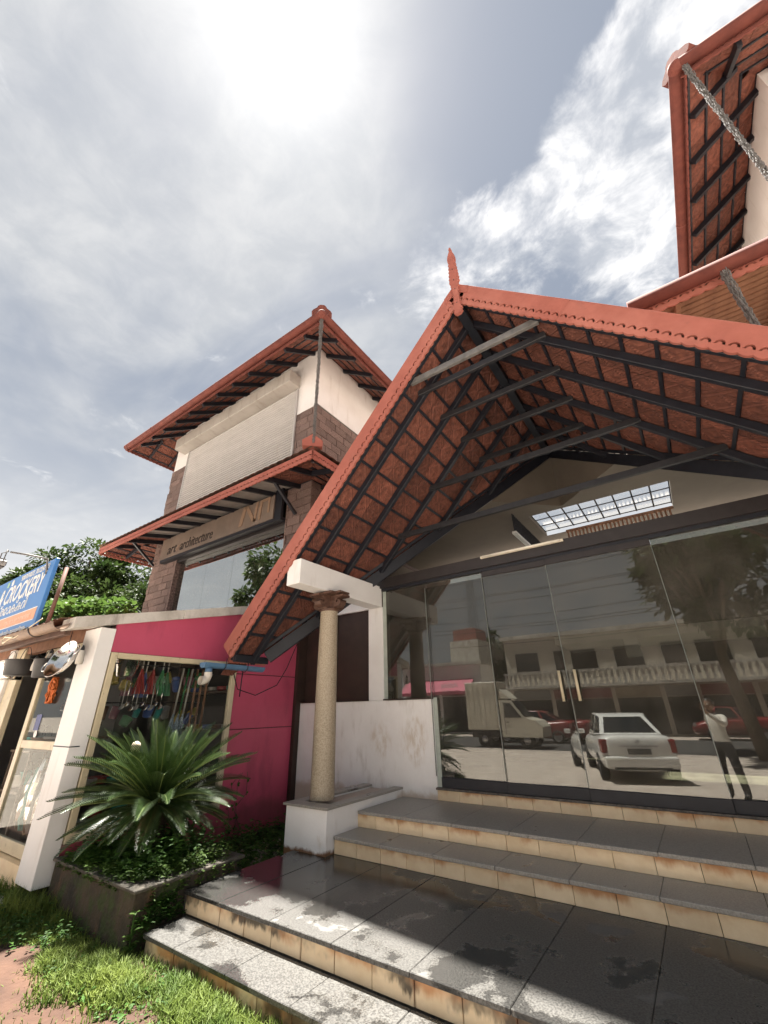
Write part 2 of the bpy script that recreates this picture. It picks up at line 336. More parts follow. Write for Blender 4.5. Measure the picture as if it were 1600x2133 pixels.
M_tail = material('red_lamp_lens', (0.22, 0.012, 0.012), (0.16, 0.01, 0.01), 0.12, 9, coat=0.6)
M_blk = material('black_plastic', (0.013, 0.013, 0.014), (0.009, 0.009, 0.01), 0.5, 9)
M_chain = material('galvanised_chain', (0.19, 0.185, 0.18), (0.09, 0.088, 0.085), 0.8, 30)
M_woodB = material('brown_wood_batten', (0.30, 0.15, 0.085), (0.19, 0.09, 0.05), 0.7, 8, bump=0.2)

def plain(name, c, rough=0.5, metal=0.0, var=0.82, scale=8): return material(name, c, tuple(x * var for x in c), rough, scale, metal=metal)
def glass(name, refl, tint, wob=0.0, dust=0.10, ior=1.5, graze=1.0):
    m = bpy.data.materials.new(name); m.use_nodes = True; t = m.node_tree; t.nodes.clear()
    o = t.nodes.new('ShaderNodeOutputMaterial'); mx = t.nodes.new('ShaderNodeMixShader'); tr = t.nodes.new('ShaderNodeBsdfTransparent'); gl = t.nodes.new('ShaderNodeBsdfGlossy')
    tr.inputs[0].default_value = tint + (1,); gl.inputs['Roughness'].default_value = 0.012; gl.inputs['Color'].default_value = (0.93, 0.95, 0.93, 1)
    # Schlick reflectance, the same from both sides of the pane
    lw = t.nodes.new('ShaderNodeLayerWeight'); lw.inputs[0].default_value = 0.5; p5 = t.nodes.new('ShaderNodeMath'); p5.operation = 'POWER'; p5.inputs[1].default_value = 5.0; t.links.new(lw.outputs['Facing'], p5.inputs[0])
    f0 = ((ior - 1) / (ior + 1)) ** 2; fr = t.nodes.new('ShaderNodeMath'); fr.operation = 'MULTIPLY_ADD'; fr.inputs[1].default_value = (1 - f0) * graze; fr.inputs[2].default_value = f0; t.links.new(p5.outputs[0], fr.inputs[0])
    ad = t.nodes.new('ShaderNodeMath'); ad.operation = 'ADD'; ad.use_clamp = True; ad.inputs[1].default_value = refl; t.links.new(fr.outputs[0], ad.inputs[0])
    g = t.nodes.new('ShaderNodeNewGeometry')
    # faint dust film on the panes
    tc_ = t.nodes.new('ShaderNodeTexCoord'); n1 = t.nodes.new('ShaderNodeTexNoise'); n1.inputs['Scale'].default_value = 2.2; n1.inputs['Detail'].default_value = 9; t.links.new(tc_.outputs['Object'], n1.inputs['Vector'])
    df = t.nodes.new('ShaderNodeBsdfDiffuse'); df.inputs[0].default_value = (0.27, 0.25, 0.22, 1)
    mr = t.nodes.new('ShaderNodeMapRange'); mr.inputs[1].default_value = 0.40; mr.inputs[2].default_value = 0.80; mr.inputs[3].default_value = dust * 0.25; mr.inputs[4].default_value = dust; t.links.new(n1.outputs['Fac'], mr.inputs[0])
    if wob:
        n2 = t.nodes.new('ShaderNodeTexNoise'); n2.inputs['Scale'].default_value = 0.8; n2.inputs['Detail'].default_value = 1; t.links.new(tc_.outputs['Object'], n2.inputs['Vector'])
        bp = t.nodes.new('ShaderNodeBump'); bp.inputs['Strength'].default_value = wob; bp.inputs['Distance'].default_value = 0.02; t.links.new(n2.outputs['Fac'], bp.inputs['Height']); t.links.new(bp.outputs[0], gl.inputs['Normal'])
    t.links.new(ad.outputs[0], mx.inputs[0]); t.links.new(tr.outputs[0], mx.inputs[1]); t.links.new(gl.outputs[0], mx.inputs[2])
    m2 = t.nodes.new('ShaderNodeMixShader'); t.links.new(mr.outputs[0], m2.inputs[0]); t.links.new(mx.outputs[0], m2.inputs[1]); t.links.new(df.outputs[0], m2.inputs[2])
    t.links.new(m2.outputs[0], o.inputs[0]); return m
G_door = glass('tinted_door_glass', 0.040, (0.50, 0.50, 0.46), 0.04, 0.22)
G_an = glass('reflective_shopfront_glass', 0.42, (0.35, 0.38, 0.37), 0.02)
G_shop = glass('clear_shop_glass', 0.0, (0.92, 0.93, 0.92), 0.0, 0.03, 1.35, 0.35)
G_sky = glass('skylight_glass', 0.0, (0.97, 0.98, 0.99), 0.0, 0.03, 1.3)

# granite paving, damp, with wet patches and drier islands
def granite(name, c1, c2, wet, dry, puddle=0.0, dcol=(0.125, 0.121, 0.112)):
    m = material(name, c1, c2, 0.5, 88.0, detail=3, bump=0.05, bscale=120, contrast=(0.40, 0.58))
    n = NB(m); w = n.noise(1.9, 9, n.pos, off=(0.7, 2.2, 0), rough=0.60, dist=0.25)
    if puddle:
        dn = n.t.nodes.new('ShaderNodeVectorMath'); dn.operation = 'DISTANCE'; n.t.links.new(n.pos, dn.inputs[0]); dn.inputs[1].default_value = (-3.35, 3.62, 0)
        w = n.math('ADD', w, n.ramp(dn.outputs['Value'], 0.35, 1.05, puddle, 0.0))
    wm = n.ramp(w, wet, wet + 0.018); n.over(n.math('MULTIPLY', wm, 0.66), (0.016, 0.0155, 0.015))
    d = n.noise(2.3, 8, n.pos, off=(4.1, 0.3, 0), rough=0.58, dist=0.3); dr = n.math('MULTIPLY', n.ramp(d, dry, dry + 0.02), n.ramp(w, wet - 0.03, wet, 1.0, 0.0))
    n.over(n.math('MULTIPLY', dr, 0.6), dcol)
    n.rough(n.math('ADD', n.ramp(w, wet - 0.04, wet + 0.03, 0.42, 0.08), n.math('MULTIPLY', dr, 0.3)))
    return m
M_plat = granite('speckled_granite_paving', (0.108, 0.105, 0.098), (0.042, 0.0405, 0.038), 0.545, 0.60, 0.20)
M_tread = granite('honed_grey_granite', (0.33, 0.312, 0.28), (0.245, 0.23, 0.205), 0.66, 0.80)
M_gedge = material('granite_edge', (0.15, 0.13, 0.11), (0.05, 0.045, 0.04), 0.6, 22, bump=0.3)
def riser_mat(name, dark):
    m = material(name, (0.86, 0.69, 0.465), (0.78, 0.60, 0.38), 0.55, 7.0, bump=0.1, bscale=30, objrand=0.10)
    n = NB(m); x, y, z = n.xyz(); oi = n.t.nodes.new('ShaderNodeObjectInfo').outputs['Random']
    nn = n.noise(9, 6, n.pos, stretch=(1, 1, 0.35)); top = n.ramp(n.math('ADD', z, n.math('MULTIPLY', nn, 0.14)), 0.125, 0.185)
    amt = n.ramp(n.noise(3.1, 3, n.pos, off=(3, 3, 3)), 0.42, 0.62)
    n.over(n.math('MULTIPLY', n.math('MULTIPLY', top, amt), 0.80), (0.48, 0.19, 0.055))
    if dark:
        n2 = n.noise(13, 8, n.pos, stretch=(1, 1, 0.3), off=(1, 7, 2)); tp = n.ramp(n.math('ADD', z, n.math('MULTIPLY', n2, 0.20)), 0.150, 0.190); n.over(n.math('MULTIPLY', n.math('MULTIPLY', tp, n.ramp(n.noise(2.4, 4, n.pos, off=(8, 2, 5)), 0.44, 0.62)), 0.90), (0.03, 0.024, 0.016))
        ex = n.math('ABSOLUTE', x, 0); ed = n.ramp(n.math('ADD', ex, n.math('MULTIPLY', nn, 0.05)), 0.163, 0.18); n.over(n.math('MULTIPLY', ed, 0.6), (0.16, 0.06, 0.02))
    return m
M_riser = riser_mat('cream_riser_tile', False); M_riserD = riser_mat('stained_cream_riser_tile', True)
# ================================================================== the setting
GZ = -0.32
# ground: yard as one sheet to the horizon, paled to bounce light; the road on it
def grid_me(name, x0, x1, y0, y1, nx, ny, hf, mat):
    vs = [(x0 + (x1 - x0) * i / nx, y0 + (y1 - y0) * j / ny, hf(x0 + (x1 - x0) * i / nx, y0 + (y1 - y0) * j / ny)) for j in range(ny + 1) for i in range(nx + 1)]
    fs = [(j * (nx + 1) + i, j * (nx + 1) + i + 1, (j + 1) * (nx + 1) + i + 1, (j + 1) * (nx + 1) + i) for j in range(ny) for i in range(nx)]
    return mesh(name, vs, fs, mat, True)
tag(obj('ground', mesh('ground', [(-600, -600, GZ), (600, -600, GZ), (600, 600, GZ), (-600, 600, GZ)], [(0, 1, 2, 3)], M_soil)), kind='structure')
tag(obj('road', mesh('road', [(-300, -16.5, GZ + .004), (300, -16.5, GZ + .004), (300, -9, GZ + .004), (-300, -9, GZ + .004)], [(0, 1, 2, 3)], M_asph)), kind='structure')
# red mound of loose soil near the grass
random.seed(3)
tag(obj('soil_bed', grid_me('soil_bed', -10.0, -2.4, .6, 2.36, 60, 20, lambda x, y: GZ + .036 + .025 * math.sin(x * 3.1 + y * 2) * math.sin(y * 4.3) + random.uniform(-.006, .006), M_bed)), kind='structure')

# ---- the steps: granite slabs on cream riser tiles
STEP_X1 = 4.0
steps = bpy.data.objects.new('entrance_steps', None); put(steps, None, Matrix.Translation((0, 3.4, GZ))); tag(steps, kind='structure')
def slab_row(x0, x1, y0, y1, zt, mat, w=0.594, th=0.03, start=None, rows=1):
    xs = []; x = start if start is not None else x0
    while x > x0 + .05: x -= w
    edges = []
    while x < x1: edges.append((max(x, x0), min(x + w, x1))); x += w
    for r in range(rows):
        ya = y0 + (y1 - y0) * r / rows; yb = y0 + (y1 - y0) * (r + 1) / rows
        for a, b in edges:
            if b - a < .04: continue
            dz = random.uniform(-.0012, .0012)
            box('granite_slab', a + .0015, b - .0015, ya + .0015, yb - .0015, zt - th + dz, zt + dz, mat, steps, .004)
def riser_row(x0, x1, y, z0, z1, mat, w=0.2995, start=None):
    x = start if start is not None else x0
    while x > x0 + .01: x -= w
    key = {}
    while x < x1:
        a, b = max(x, x0), min(x + w, x1); x += w
        if b - a < .04: continue
        L = b - a; k = (round(L, 3), round(z1 - z0, 3))
        if k not in key: key[k] = box_me('riser_tile', -L / 2 + .002, L / 2 - .002, 0, .014, 0, z1 - z0, mat, .0025)
        obj('riser_tile', key[k], steps, Matrix.Translation(((a + b) / 2, y + random.uniform(-.0015, .0015), z0)))
X0 = -3.575
# solid core under the slabs
for (a, b, c, d, e) in ((-3.955, STEP_X1, 2.435, 2.79, -.186), (-4.03, STEP_X1, 2.785, 4.15, -.031), (X0 + .01, STEP_X1, 4.15, 4.58, .124), (X0 + .01, STEP_X1, 4.575, 5.55, .279)):
    box('step_core', a, b, c, d, GZ - .1, e, M_gedge, steps)
slab_row(-3.97, STEP_X1, 2.396, 2.755, -.155, M_plat, start=-1.777)
slab_row(-4.04, STEP_X1, 2.742, 4.14, 0.0, M_plat, start=-1.777)
slab_row(X0, STEP_X1, 4.106, 4.57, .157, M_tread, start=-1.777)
slab_row(X0, STEP_X1, 4.515, 5.49, .312, M_tread, start=-2.37)
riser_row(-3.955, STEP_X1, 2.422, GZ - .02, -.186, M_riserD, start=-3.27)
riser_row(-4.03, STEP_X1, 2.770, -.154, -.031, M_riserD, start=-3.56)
riser_row(X0, STEP_X1, 4.136, .001, .126, M_riser, start=-3.57)
riser_row(X0, STEP_X1, 4.543, .158, .281, M_riser, start=-3.62)
riser_row(-3.035, 3.3, 5.480, .313, .424, M_riser, start=-3.035)
box('threshold_strip', -3.045, 3.3, 5.462, 5.53, .425, .447, M_gedge, steps, .003)
box('left_flank', -4.04, -4.03, 2.76, 4.15, GZ, -.031, M_gedge, steps)

# ---- the central hall: white front wall, glazed front, interior with skylight
hall = thing('entrance_hall', (-1.2, 5.6, .3), 'white walled entrance hall behind the glazed front under the gable', 'building')
WY = 5.5
box('front_wall', -5.585, -3.04, WY, WY + .16, -.25, 1.472, M_white, hall, .004)
box('wall_post', -4.133, -3.855, WY, WY + .16, 1.473, 2.86, M_whiteC, hall, .004)
box('wall_head', -5.585, -4.133, WY + .01, WY + .16, 2.86, 3.20, M_whiteC, hall)
box('sill', -5.58, -4.135, WY - .02, WY + .1, 1.474, 1.492, M_brown, hall)
box('sill', -3.853, -3.03, WY - .02, WY + .1, 1.474, 1.492, M_brown, hall)
w = box('window_panel', -5.56, -4.135, WY + .06, WY + .08, 1.492, 2.86, M_brown, hall)
for xx in (-4.85,): box('mullion', xx - .02, xx + .02, WY + .045, WY + .062, 1.492, 2.86, M_brown, w)
box('corner_strip', -5.655, -5.587, WY - .10, WY + .1, -.30, 3.3, M_brown, hall)
box('side_jamb', -3.853, -3.79, WY + .02, WY + .12, 1.492, 3.12, plain('pale_green_jamb', (.42, .47, .42)), hall)
box('side_jamb', -3.038, -2.975, WY + .02, WY + .12, .447, 1.49, plain('pale_green_jamb', (.42, .47, .42)), hall)
hd = box('header_beam', -3.95, 3.3, WY - .06, WY + .10, 3.152, 3.315, M_brownst, hall, .004)
box('header_rail', -3.85, 3.3, WY - .02, WY + .06, 3.11, 3.152, M_steel, hd)
# interior shell
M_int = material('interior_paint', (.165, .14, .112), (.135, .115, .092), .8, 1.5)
M_intf = material('interior_floor_tile', (.34, .34, .25), (.26, .26, .19), .22, 2.0)
HB = 10.2
box('interior_floor', -5.6, 3.2, WY + .13, HB, .30, .440, M_intf, hall)
box('back_wall', -5.6, 3.2, HB, HB + .2, .3, 4.45, M_int, hall)
box('side_wall', -5.75, -5.6, WY + .17, HB, .3, 4.8, M_int, hall)
box('side_wall', 3.2, 3.35, WY, HB, .3, 4.8, M_int, hall)
# ceiling with the skylight opening; its front edge runs back along the valleys
SX0, SX1, SY0, SY1, CZ = -1.93, .56, 8.10, 9.42, 4.90
def ceil_front(x): return max(5.70, 8.0 - abs(x + 1.25))
cv, cf = [], []
def quad(vs, fs, pts): o = len(vs); vs += pts; fs.append(tuple(range(o, o + len(pts))))
xs = [-5.6, -4.2, -3.4, -2.6, SX0, -1.25, -.4, SX1, 1.2, 2.2, 3.2]
for a, b in zip(xs[:-1], xs[1:]):
    quad(cv, cf, [(a, ceil_front(a), CZ), (b, ceil_front(b), CZ), (b, SY0, CZ), (a, SY0, CZ)])
    if not (a >= SX0 and b <= SX1): quad(cv, cf, [(a, SY0, CZ), (b, SY0, CZ), (b, SY1, CZ), (a, SY1, CZ)])
    quad(cv, cf, [(a, SY1, CZ), (b, SY1, CZ), (b, HB, CZ), (a, HB, CZ)])
    quad(cv, cf, [(a, ceil_front(a), CZ), (b, ceil_front(b), CZ), (b, ceil_front(b) + .02, max(4.92, 6.3 - abs(b + 1.25))), (a, ceil_front(a) + .02, max(4.92, 6.3 - abs(a + 1.25)))])
obj('ceiling', mesh('ceiling', cv, cf, M_int), hall)
skl = box('skylight_pane', SX0 - .1, SX1 + .1, SY0 - .1, SY1 + .1, CZ + .13, CZ + .142, G_sky, hall)
for i in range(9): xx = SX0 + (SX1 - SX0) * i / 8; box('skylight_bar', xx - .014, xx + .014, SY0, SY1, CZ + .09, CZ + .105, M_steel, skl)
for i in range(4): yy = SY0 + .12 + (SY1 - SY0 - .2) * i / 3; box('skylight_bar', SX0, SX1, yy - .012, yy + .012, CZ + .074, CZ + .088, M_steel, skl)
box('skylight_kerb', SX0 - .12, SX0, SY0 - .1, SY1 + .1, CZ + .002, CZ + .125, M_int, hall); box('skylight_kerb', SX1, SX1 + .12, SY0 - .1, SY1 + .1, CZ + .002, CZ + .125, M_int, hall)
box('skylight_kerb', SX0, SX1, SY0 - .1, SY0, CZ + .002, CZ + .125, M_int, hall)
# slatted clerestory below the far side of the skylight
box('clerestory_rail', -1.5, SX1, SY1 + .02, SY1 + .06, CZ - .02, CZ + .04, M_woodB, hall)
for i in range(26): xx = -1.48 + i * .078; box('clerestory_slat', xx, xx + .034, SY1 + .03, SY1 + .05, CZ - .30, CZ - .02, M_woodB, hall)
for i in range(24): yy = 7.7 + i * .088; box('grille_bar', -2.16, -2.14, yy, yy + .016, CZ - .42, CZ - .02, M_steel, hall)
box('grille_rail', -2.19, -2.11, 7.65, 9.85, CZ - .47, CZ - .42, M_whiteC, hall)
box('ceiling_beam', -5.6, 3.2, 6.95, 7.10, 4.58, 4.798, M_int, hall) if False else None
# mezzanine edge inside
box('mezzanine_slab', -2.0, 3.2, 8.6, HB, 2.40, 2.54, M_whiteC, hall)
box('mezzanine_stub', -.85, -.62, 8.62, 8.80, 2.10, 2.40, M_whiteC, hall)
box('interior_post', 1.05, 1.2, 8.0, 8.15, .44, 2.4, M_wood, hall)
box('ceiling_vent', -3.85, -3.45, 7.0, 7.5, CZ - .03, CZ - .004, M_steel, hall)
obj('downlight', lathe_me('downlight', [(.001, -.02), (.07, -.02), (.085, 0)], M_steelG, 16), hall, Matrix.Translation((-2.9, 7.4, CZ - .004)))
tubel = thing('tube_light', (-1.5, 5.42, 3.28), 'white fluorescent batten lamp fixed above the glazed front', 'lamp')
box('batten', -2.06, -.92, 5.405, 5.437, 3.275, 3.31, plain('lamp_batten_cream', (.70, .64, .52)), tubel, .004)
obj('tube', mesh('tube', *tube_geo([(-2.02, 5.39, 3.292), (-.96, 5.39, 3.292)], .014, 10), plain('lamp_tube_white', (.82, .78, .68), .3), True), tubel)

# glazed front: fixed panes and two sliding leaves
def pane(name, x0, x1, z0, z1, parent, y=WY + .03, rot=0.0, mat=G_door):
    me = box_me(name, -(x1 - x0) / 2, (x1 - x0) / 2, -.005, .005, 0, z1 - z0, mat)
    return obj(name, me, parent, Matrix.Translation(((x0 + x1) / 2, y, z0)) @ Matrix.Rotation(R(rot), 4, 'Z'))
pane('glass_pane', -3.79, -3.04, 1.492, 3.115, hall, rot=.15)
pane('glass_pane', -3.03, -2.105, .56, 3.115, hall, rot=-.1)
box('bottom_rail', -2.975, -2.105, WY + .0, WY + .06, .448, .56, M_steel, hall, .004)
def leaf(x0, x1, hx, rot, y, label):
    t = thing('glass_door', ((x0 + x1) / 2, y, .447), label, 'door')
    p = pane('glass_pane', x0, x1, .56, 3.03, t, y=y, rot=rot)
    box('bottom_rail', x0, x1, y - .025, y + .025, .449, .56, M_steel, t, .004); box('top_rail', x0, x1, y - .025, y + .025, 3.03, 3.11, M_brownst, t, .004)
    tube('handle', [(hx, y - .06, 1.40), (hx, y - .06, 1.73)], .016, M_cream, t, 10)
    for zz in (1.45, 1.68): tube('handle_stud', [(hx, y - .06, zz), (hx, y - .004, zz)], .008, M_cream, t, 8)
    return t
leaf(-2.105, -1.21, -1.29, 1.2, WY + .01, 'left hand glass door leaf with cream bar handle in the glazed front')
leaf(-1.21, -.005, -1.11, .0, WY - .01, 'wide right hand glass door leaf with cream bar handle reflecting the white car')
for xx in (-3.035, -2.105, -1.21, -.005, 1.2): box('pane_edge', xx - .004, xx + .004, WY - .022, WY - .012, .57, 3.03, plain('glass_edge', (.16, .18, .165), .3), hall)
xp = [-.005, 1.2, 2.25, 3.3]
for i, (a, b) in enumerate(zip(xp[:-1], xp[1:])):
    pane('glass_pane', a + .002, b - .002, .56, 3.115, hall, rot=(1.0, -.2, .2)[i]); box('bottom_rail', a, b, WY + .0, WY + .06, .448, .56, M_steel, hall, .004)

# ---- plinth, column and beam (left; its twin carries the other side of the porch)
def support(mx, tagR):
    f = (lambda x: x) if not mx else (lambda x: -2.5 - x)
    def bx(nm, a, b, *r, **k): a, b = f(a), f(b); return box(nm, min(a, b), max(a, b), *r, **k)
    side = 'right' if mx else 'left'
    pl = thing('plinth', (f(-3.9), 4.7, 0), 'low white planter plinth with granite coping beside the steps' if not mx else 'matching low white plinth on the far side of the steps', 'plinth')
    bx('front', -4.19, -3.575, 4.008, 4.13, -.25, .393, M_white, pl, .003)
    bx('flank', -3.69, -3.575, 4.13, 5.495, -.25, .393, M_white, pl, .003); bx('flank', -4.19, -4.08, 4.13, 5.495, -.25, .393, M_white, pl, .003)
    bx('coping', -4.225, -3.555, 3.985, 4.17, .394, .418, M_tread, pl, .003)
    bx('coping', -3.70, -3.555, 4.172, 5.49, .394, .418, M_tread, pl, .003); bx('coping', -4.225, -4.07, 4.172, 5.49, .394, .418, M_tread, pl, .003)
    bx('soil', -4.08, -3.69, 4.13, 5.49, .2, .375, M_soil, pl)
    c = thing('porch_column', (f(-3.955), 4.345, .418), 'round speckled granite column with carved wooden capital standing on the plinth' if not mx else 'second round granite column across the steps', 'column')
    obj('shaft', lathe_me('shaft', [(.142, 0), (.143, .02), (.138, .8), (.128, 1.6), (.118, 2.22)], M_col, 40), c, Matrix.Translation((f(-3.955), 4.345, .419)))
    # capital: four scrolled brackets in a cross below a square abacus
    prof = [(a_ * 1.18, b_) for a_, b_ in [(0, 0), (.10, .0), (.115, .03), (.16, .025), (.20, .05), (.215, .09), (.19, .125), (.165, .115), (.172, .092), (.155, .085), (.145, .105), (.16, .15), (.215, .16), (.25, .165), (.25, .19), (0, .19)]]
    cz = 2.62
    for k in range(4):
        m = Matrix.Translation((f(-3.955), 4.345, cz)) @ Matrix.Rotation(k * math.pi / 2 + .0, 4, 'Z') @ Matrix.Rotation(math.pi / 2, 4, 'X') @ Matrix.Translation((0, 0, -.06))
        obj('scroll_bracket', poly_me('scroll_bracket', prof, .12, M_wood), c, m)
    bx('abacus', -4.16, -3.75, 4.14, 4.55, 2.812, 2.846, M_wood, c, bev=.008)
    bx('abacus', -4.235, -3.675, 4.24, 4.45, 2.826, 2.854, M_wood, c, bev=.006)
    obj('neck_ring', lathe_me('neck_ring', [(.118, 0), (.14, .012), (.14, .03), (.118, .04)], M_wood, 28), c, Matrix.Translation((f(-3.955), 4.345, 2.60)))
    b = bx('porch_beam', -4.10, -3.857, 3.645, 5.50, 2.855, 3.19, M_whiteC, bev=.006)
    tag(b, 'thick white concrete beam resting on the column and running back to the wall' if not mx else 'matching white concrete beam on the far side of the porch', 'beam')
support(False, ''); support(True, '')
# ================================================================== the gabled porch roof
XR, ZT, SL, SR = -1.25, 6.50, 1.08, 1.03         # ridge x, top of bargeboards at the apex, slopes
YF, YRIDGE = 3.64, 7.92
ZU = 6.22                                          # underside of the tiles at the ridge
roof = thing('porch_roof', (XR, 4.6, 3.2), 'steep gabled porch roof with salmon bargeboards and carved terracotta ceiling tiles over the steps', 'roof')
def zl(x, z0=ZU): return z0 - SL * (XR - x)
def zr(x, z0=ZU): return z0 - SR * (x - XR)
def valley_y(x): return YRIDGE - abs(x - XR)
XE_L, XE_R = -5.14, 2.72
# bargeboards with pierced scallops
def fascia_me(name, L, h, pitch, t, mat, holes=True):
    """strip 0..L along x, y from 0 (scalloped foot) to h, t thick; a crescent is pierced in every scallop"""
    n = max(1, round(L / pitch)); p = L / n; s = p
    foot = [(p * k / 6, .0 - .16 * p * math.sin(math.pi * k / 6)) for k in range(7)]
    outer = foot + [(p, h), (0, h)]
    cx, cy = p / 2, .42 * p
    hole = []
    if holes:
        ro, ri = .42 * p, .22 * p
        hole = [(cx + ro * math.cos(a), cy + ro * math.sin(a)) for a in [R(x) for x in range(0, 181, 30)]] + [(cx + ri * math.cos(a), cy + .01 * p + ri * math.sin(a)) for a in [R(x) for x in range(180, -1, -45)]]
        hole2 = [(-.0 + .0, 0)]
    loops = [[Vector((a, b, 0)) for a, b in outer]] + ([[Vector((a, b, 0)) for a, b in hole]] if hole else [])
    tri = tessellate_polygon(loops); pts = outer + hole; m = len(pts); V, F = [], []
    no, nh = len(outer), len(hole)
    for i in range(n):
        o = len(V); dx = i * p
        V += [(a + dx, b, 0) for a, b in pts] + [(a + dx, b, t) for a, b in pts]
        F += [tuple(o + k for k in q) for q in tri] + [tuple(o + m + k for k in q[::-1]) for q in tri]
        F += [(o + k, o + k + 1, o + m + k + 1, o + m + k) for k in range(6)] + [(o + 7, o + 8, o + m + 8, o + m + 7)]
        F += [(o + no + k, o + no + (k + 1) % nh, o + m + no + (k + 1) % nh, o + m + no + k) for k in range(nh)]
    return mesh(name, V, F, mat)
def fascia(name, p0, p1, down, h, pitch, t, normal, mat, parent, holes=True):
    """p0->p1 is the TOP edge; 'down' the direction of the depth; normal points outwards"""
    p0, p1 = Vector(p0), Vector(p1); L = (p1 - p0).length; d = Vector(down).normalized()
    xa = (p1 - p0).normalized(); ya = -d; za = xa.cross(ya)
    m = frame_m(p0 + d * h, xa, ya, za)
    if za.dot(Vector(normal)) < 0: m = m @ Matrix.Translation((0, 0, -t))
    return obj(name, fascia_me(name, L, h, pitch, t, mat, holes), parent, m)
def rake(sign):
    s = SL if sign < 0 else SR; xe = XE_L - .10 if sign < 0 else XE_R + .1
    a = Vector((XR, YF, ZT)); b = Vector((xe, YF, ZT - s * abs(xe - XR)))
    d = (b - a).normalized(); down = Vector((d.z if sign < 0 else -d.z, 0, 0))
    n = Vector((-d.z, 0, d.x)) if sign > 0 else Vector((d.z, 0, -d.x))
    n = n if n.z < 0 else -n
    return a, b, n
for sg in (-1, 1):
    a, b, n = rake(sg)
    # split the board into two lengths with a visible joint, as boards come
    f = .52 if sg < 0 else .30
    mid = a.lerp(b, f)
    for p, q, off in ((a, mid, 0), (mid, b, .0025)):
        fascia('bargeboard', p + Vector((0, off, 0)), q + Vector((0, off, 0)), n, .245, .104, .028, (0, -1, 0), M_terra, roof)
    bar('capping', a + Vector((0, .03, .012)), b + Vector((0, .03, .012)), .10, .02, M_terra, roof, up=-n)
# finial board, carved edges
fp = []
prof = [(.030, 0), (.060, .04), (.035, .075), (.062, .10), (.045, .13), (.038, .17), (.038, .50), (.060, .54), (.044, .57), (.072, .62), (.060, .66), (.072, .69), (.056, .72), (.068, .76), (.052, .79), (.064, .83), (.050, .86), (.060, .90), (.046, .93), (.056, .97), (.044, 1.0), (.054, 1.04), (.056, 1.10), (.048, 1.16), (.028, 1.22), (.012, 1.26), (.020, 1.29), (.010, 1.33)]
outl = [(x, y) for x, y in prof] + [(-x, y) for x, y in prof[::-1]]
fin = obj('finial', poly_me('finial', outl, .04, M_terra), roof, frame_m((XR + .01, YF - .03, 5.89), (1, 0, 0), (0, 0, 1), (0, -1, 0)))
for zz in (.2, .46, .64, .86): obj('nail_head', lathe_me('nail_head', [(.001, .006), (.006, .004), (.008, 0)], M_steel, 8), fin, frame_m((XR + .01, YF - .0715, 5.89 + zz), (1, 0, 0), (0, 0, 1), (0, -1, 0)))
obj('apex_plate', poly_me('apex_plate', [(-.17, -.19), (0, -.005), (.17, -.18), (.16, -.30), (0, -.16), (-.16, -.30)], .004, M_terra), roof, frame_m((XR, YF - .0285, ZT + .0), (1, 0, 0), (0, 0, 1), (0, -1, 0)))
# decks above the tiles (clay, seen only from outside)
for sg, xe, s in ((-1, XE_L, SL), (1, XE_R, SR)):
    y_e = valley_y(xe); th = .075
    z_e = ZU - s * abs(xe - XR)
    pts = [(XR, YF + .03, ZU), (xe, YF + .03, z_e), (xe, max(y_e, YF + .2), z_e), (XR, YRIDGE, ZU)]
    V = [(x, y, z + .035) for x, y, z in pts] + [(x, y, z + .035 + th) for x, y, z in pts]
    obj('roof_deck', mesh('roof_deck', V, [(0, 1, 2, 3), (4, 7, 6, 5), (0, 4, 5, 1), (1, 5, 6, 2), (2, 6, 7, 3), (3, 7, 4, 0)], M_clay), roof)
# carved ceiling tiles
def relief_me(name, mat, N=14):
    V, F = [], []
    for j in range(N + 1):
        for i in range(N + 1):
            u, v = i / N * 2 - 1, j / N * 2 - 1
            h = 0.0
            e = max(abs(u), abs(v)); h += .3 if e > .86 else 0
            d = abs(u) + abs(v); h += .9 * max(0, 1 - abs(d - .86) / .14) + .5 * max(0, 1 - abs(d - 1.25) / .14)
            r = math.hypot(u, v); a = math.atan2(v, u); h += .9 * max(0, 1 - r / .42) * (.55 + .45 * math.cos(4 * a + .4))
            V.append((u * .5, v * .5, -h * .014))
    F = [(j * (N + 1) + i, (j + 1) * (N + 1) + i, (j + 1) * (N + 1) + i + 1, j * (N + 1) + i + 1) for j in range(N) for i in range(N)]
    return mesh(name, V, F, mat)
TILE = relief_me('ceiling_tile', M_tile)
RY = [3.66, 4.005, 4.66, 5.36, 6.10, 6.85]            # rafter lines
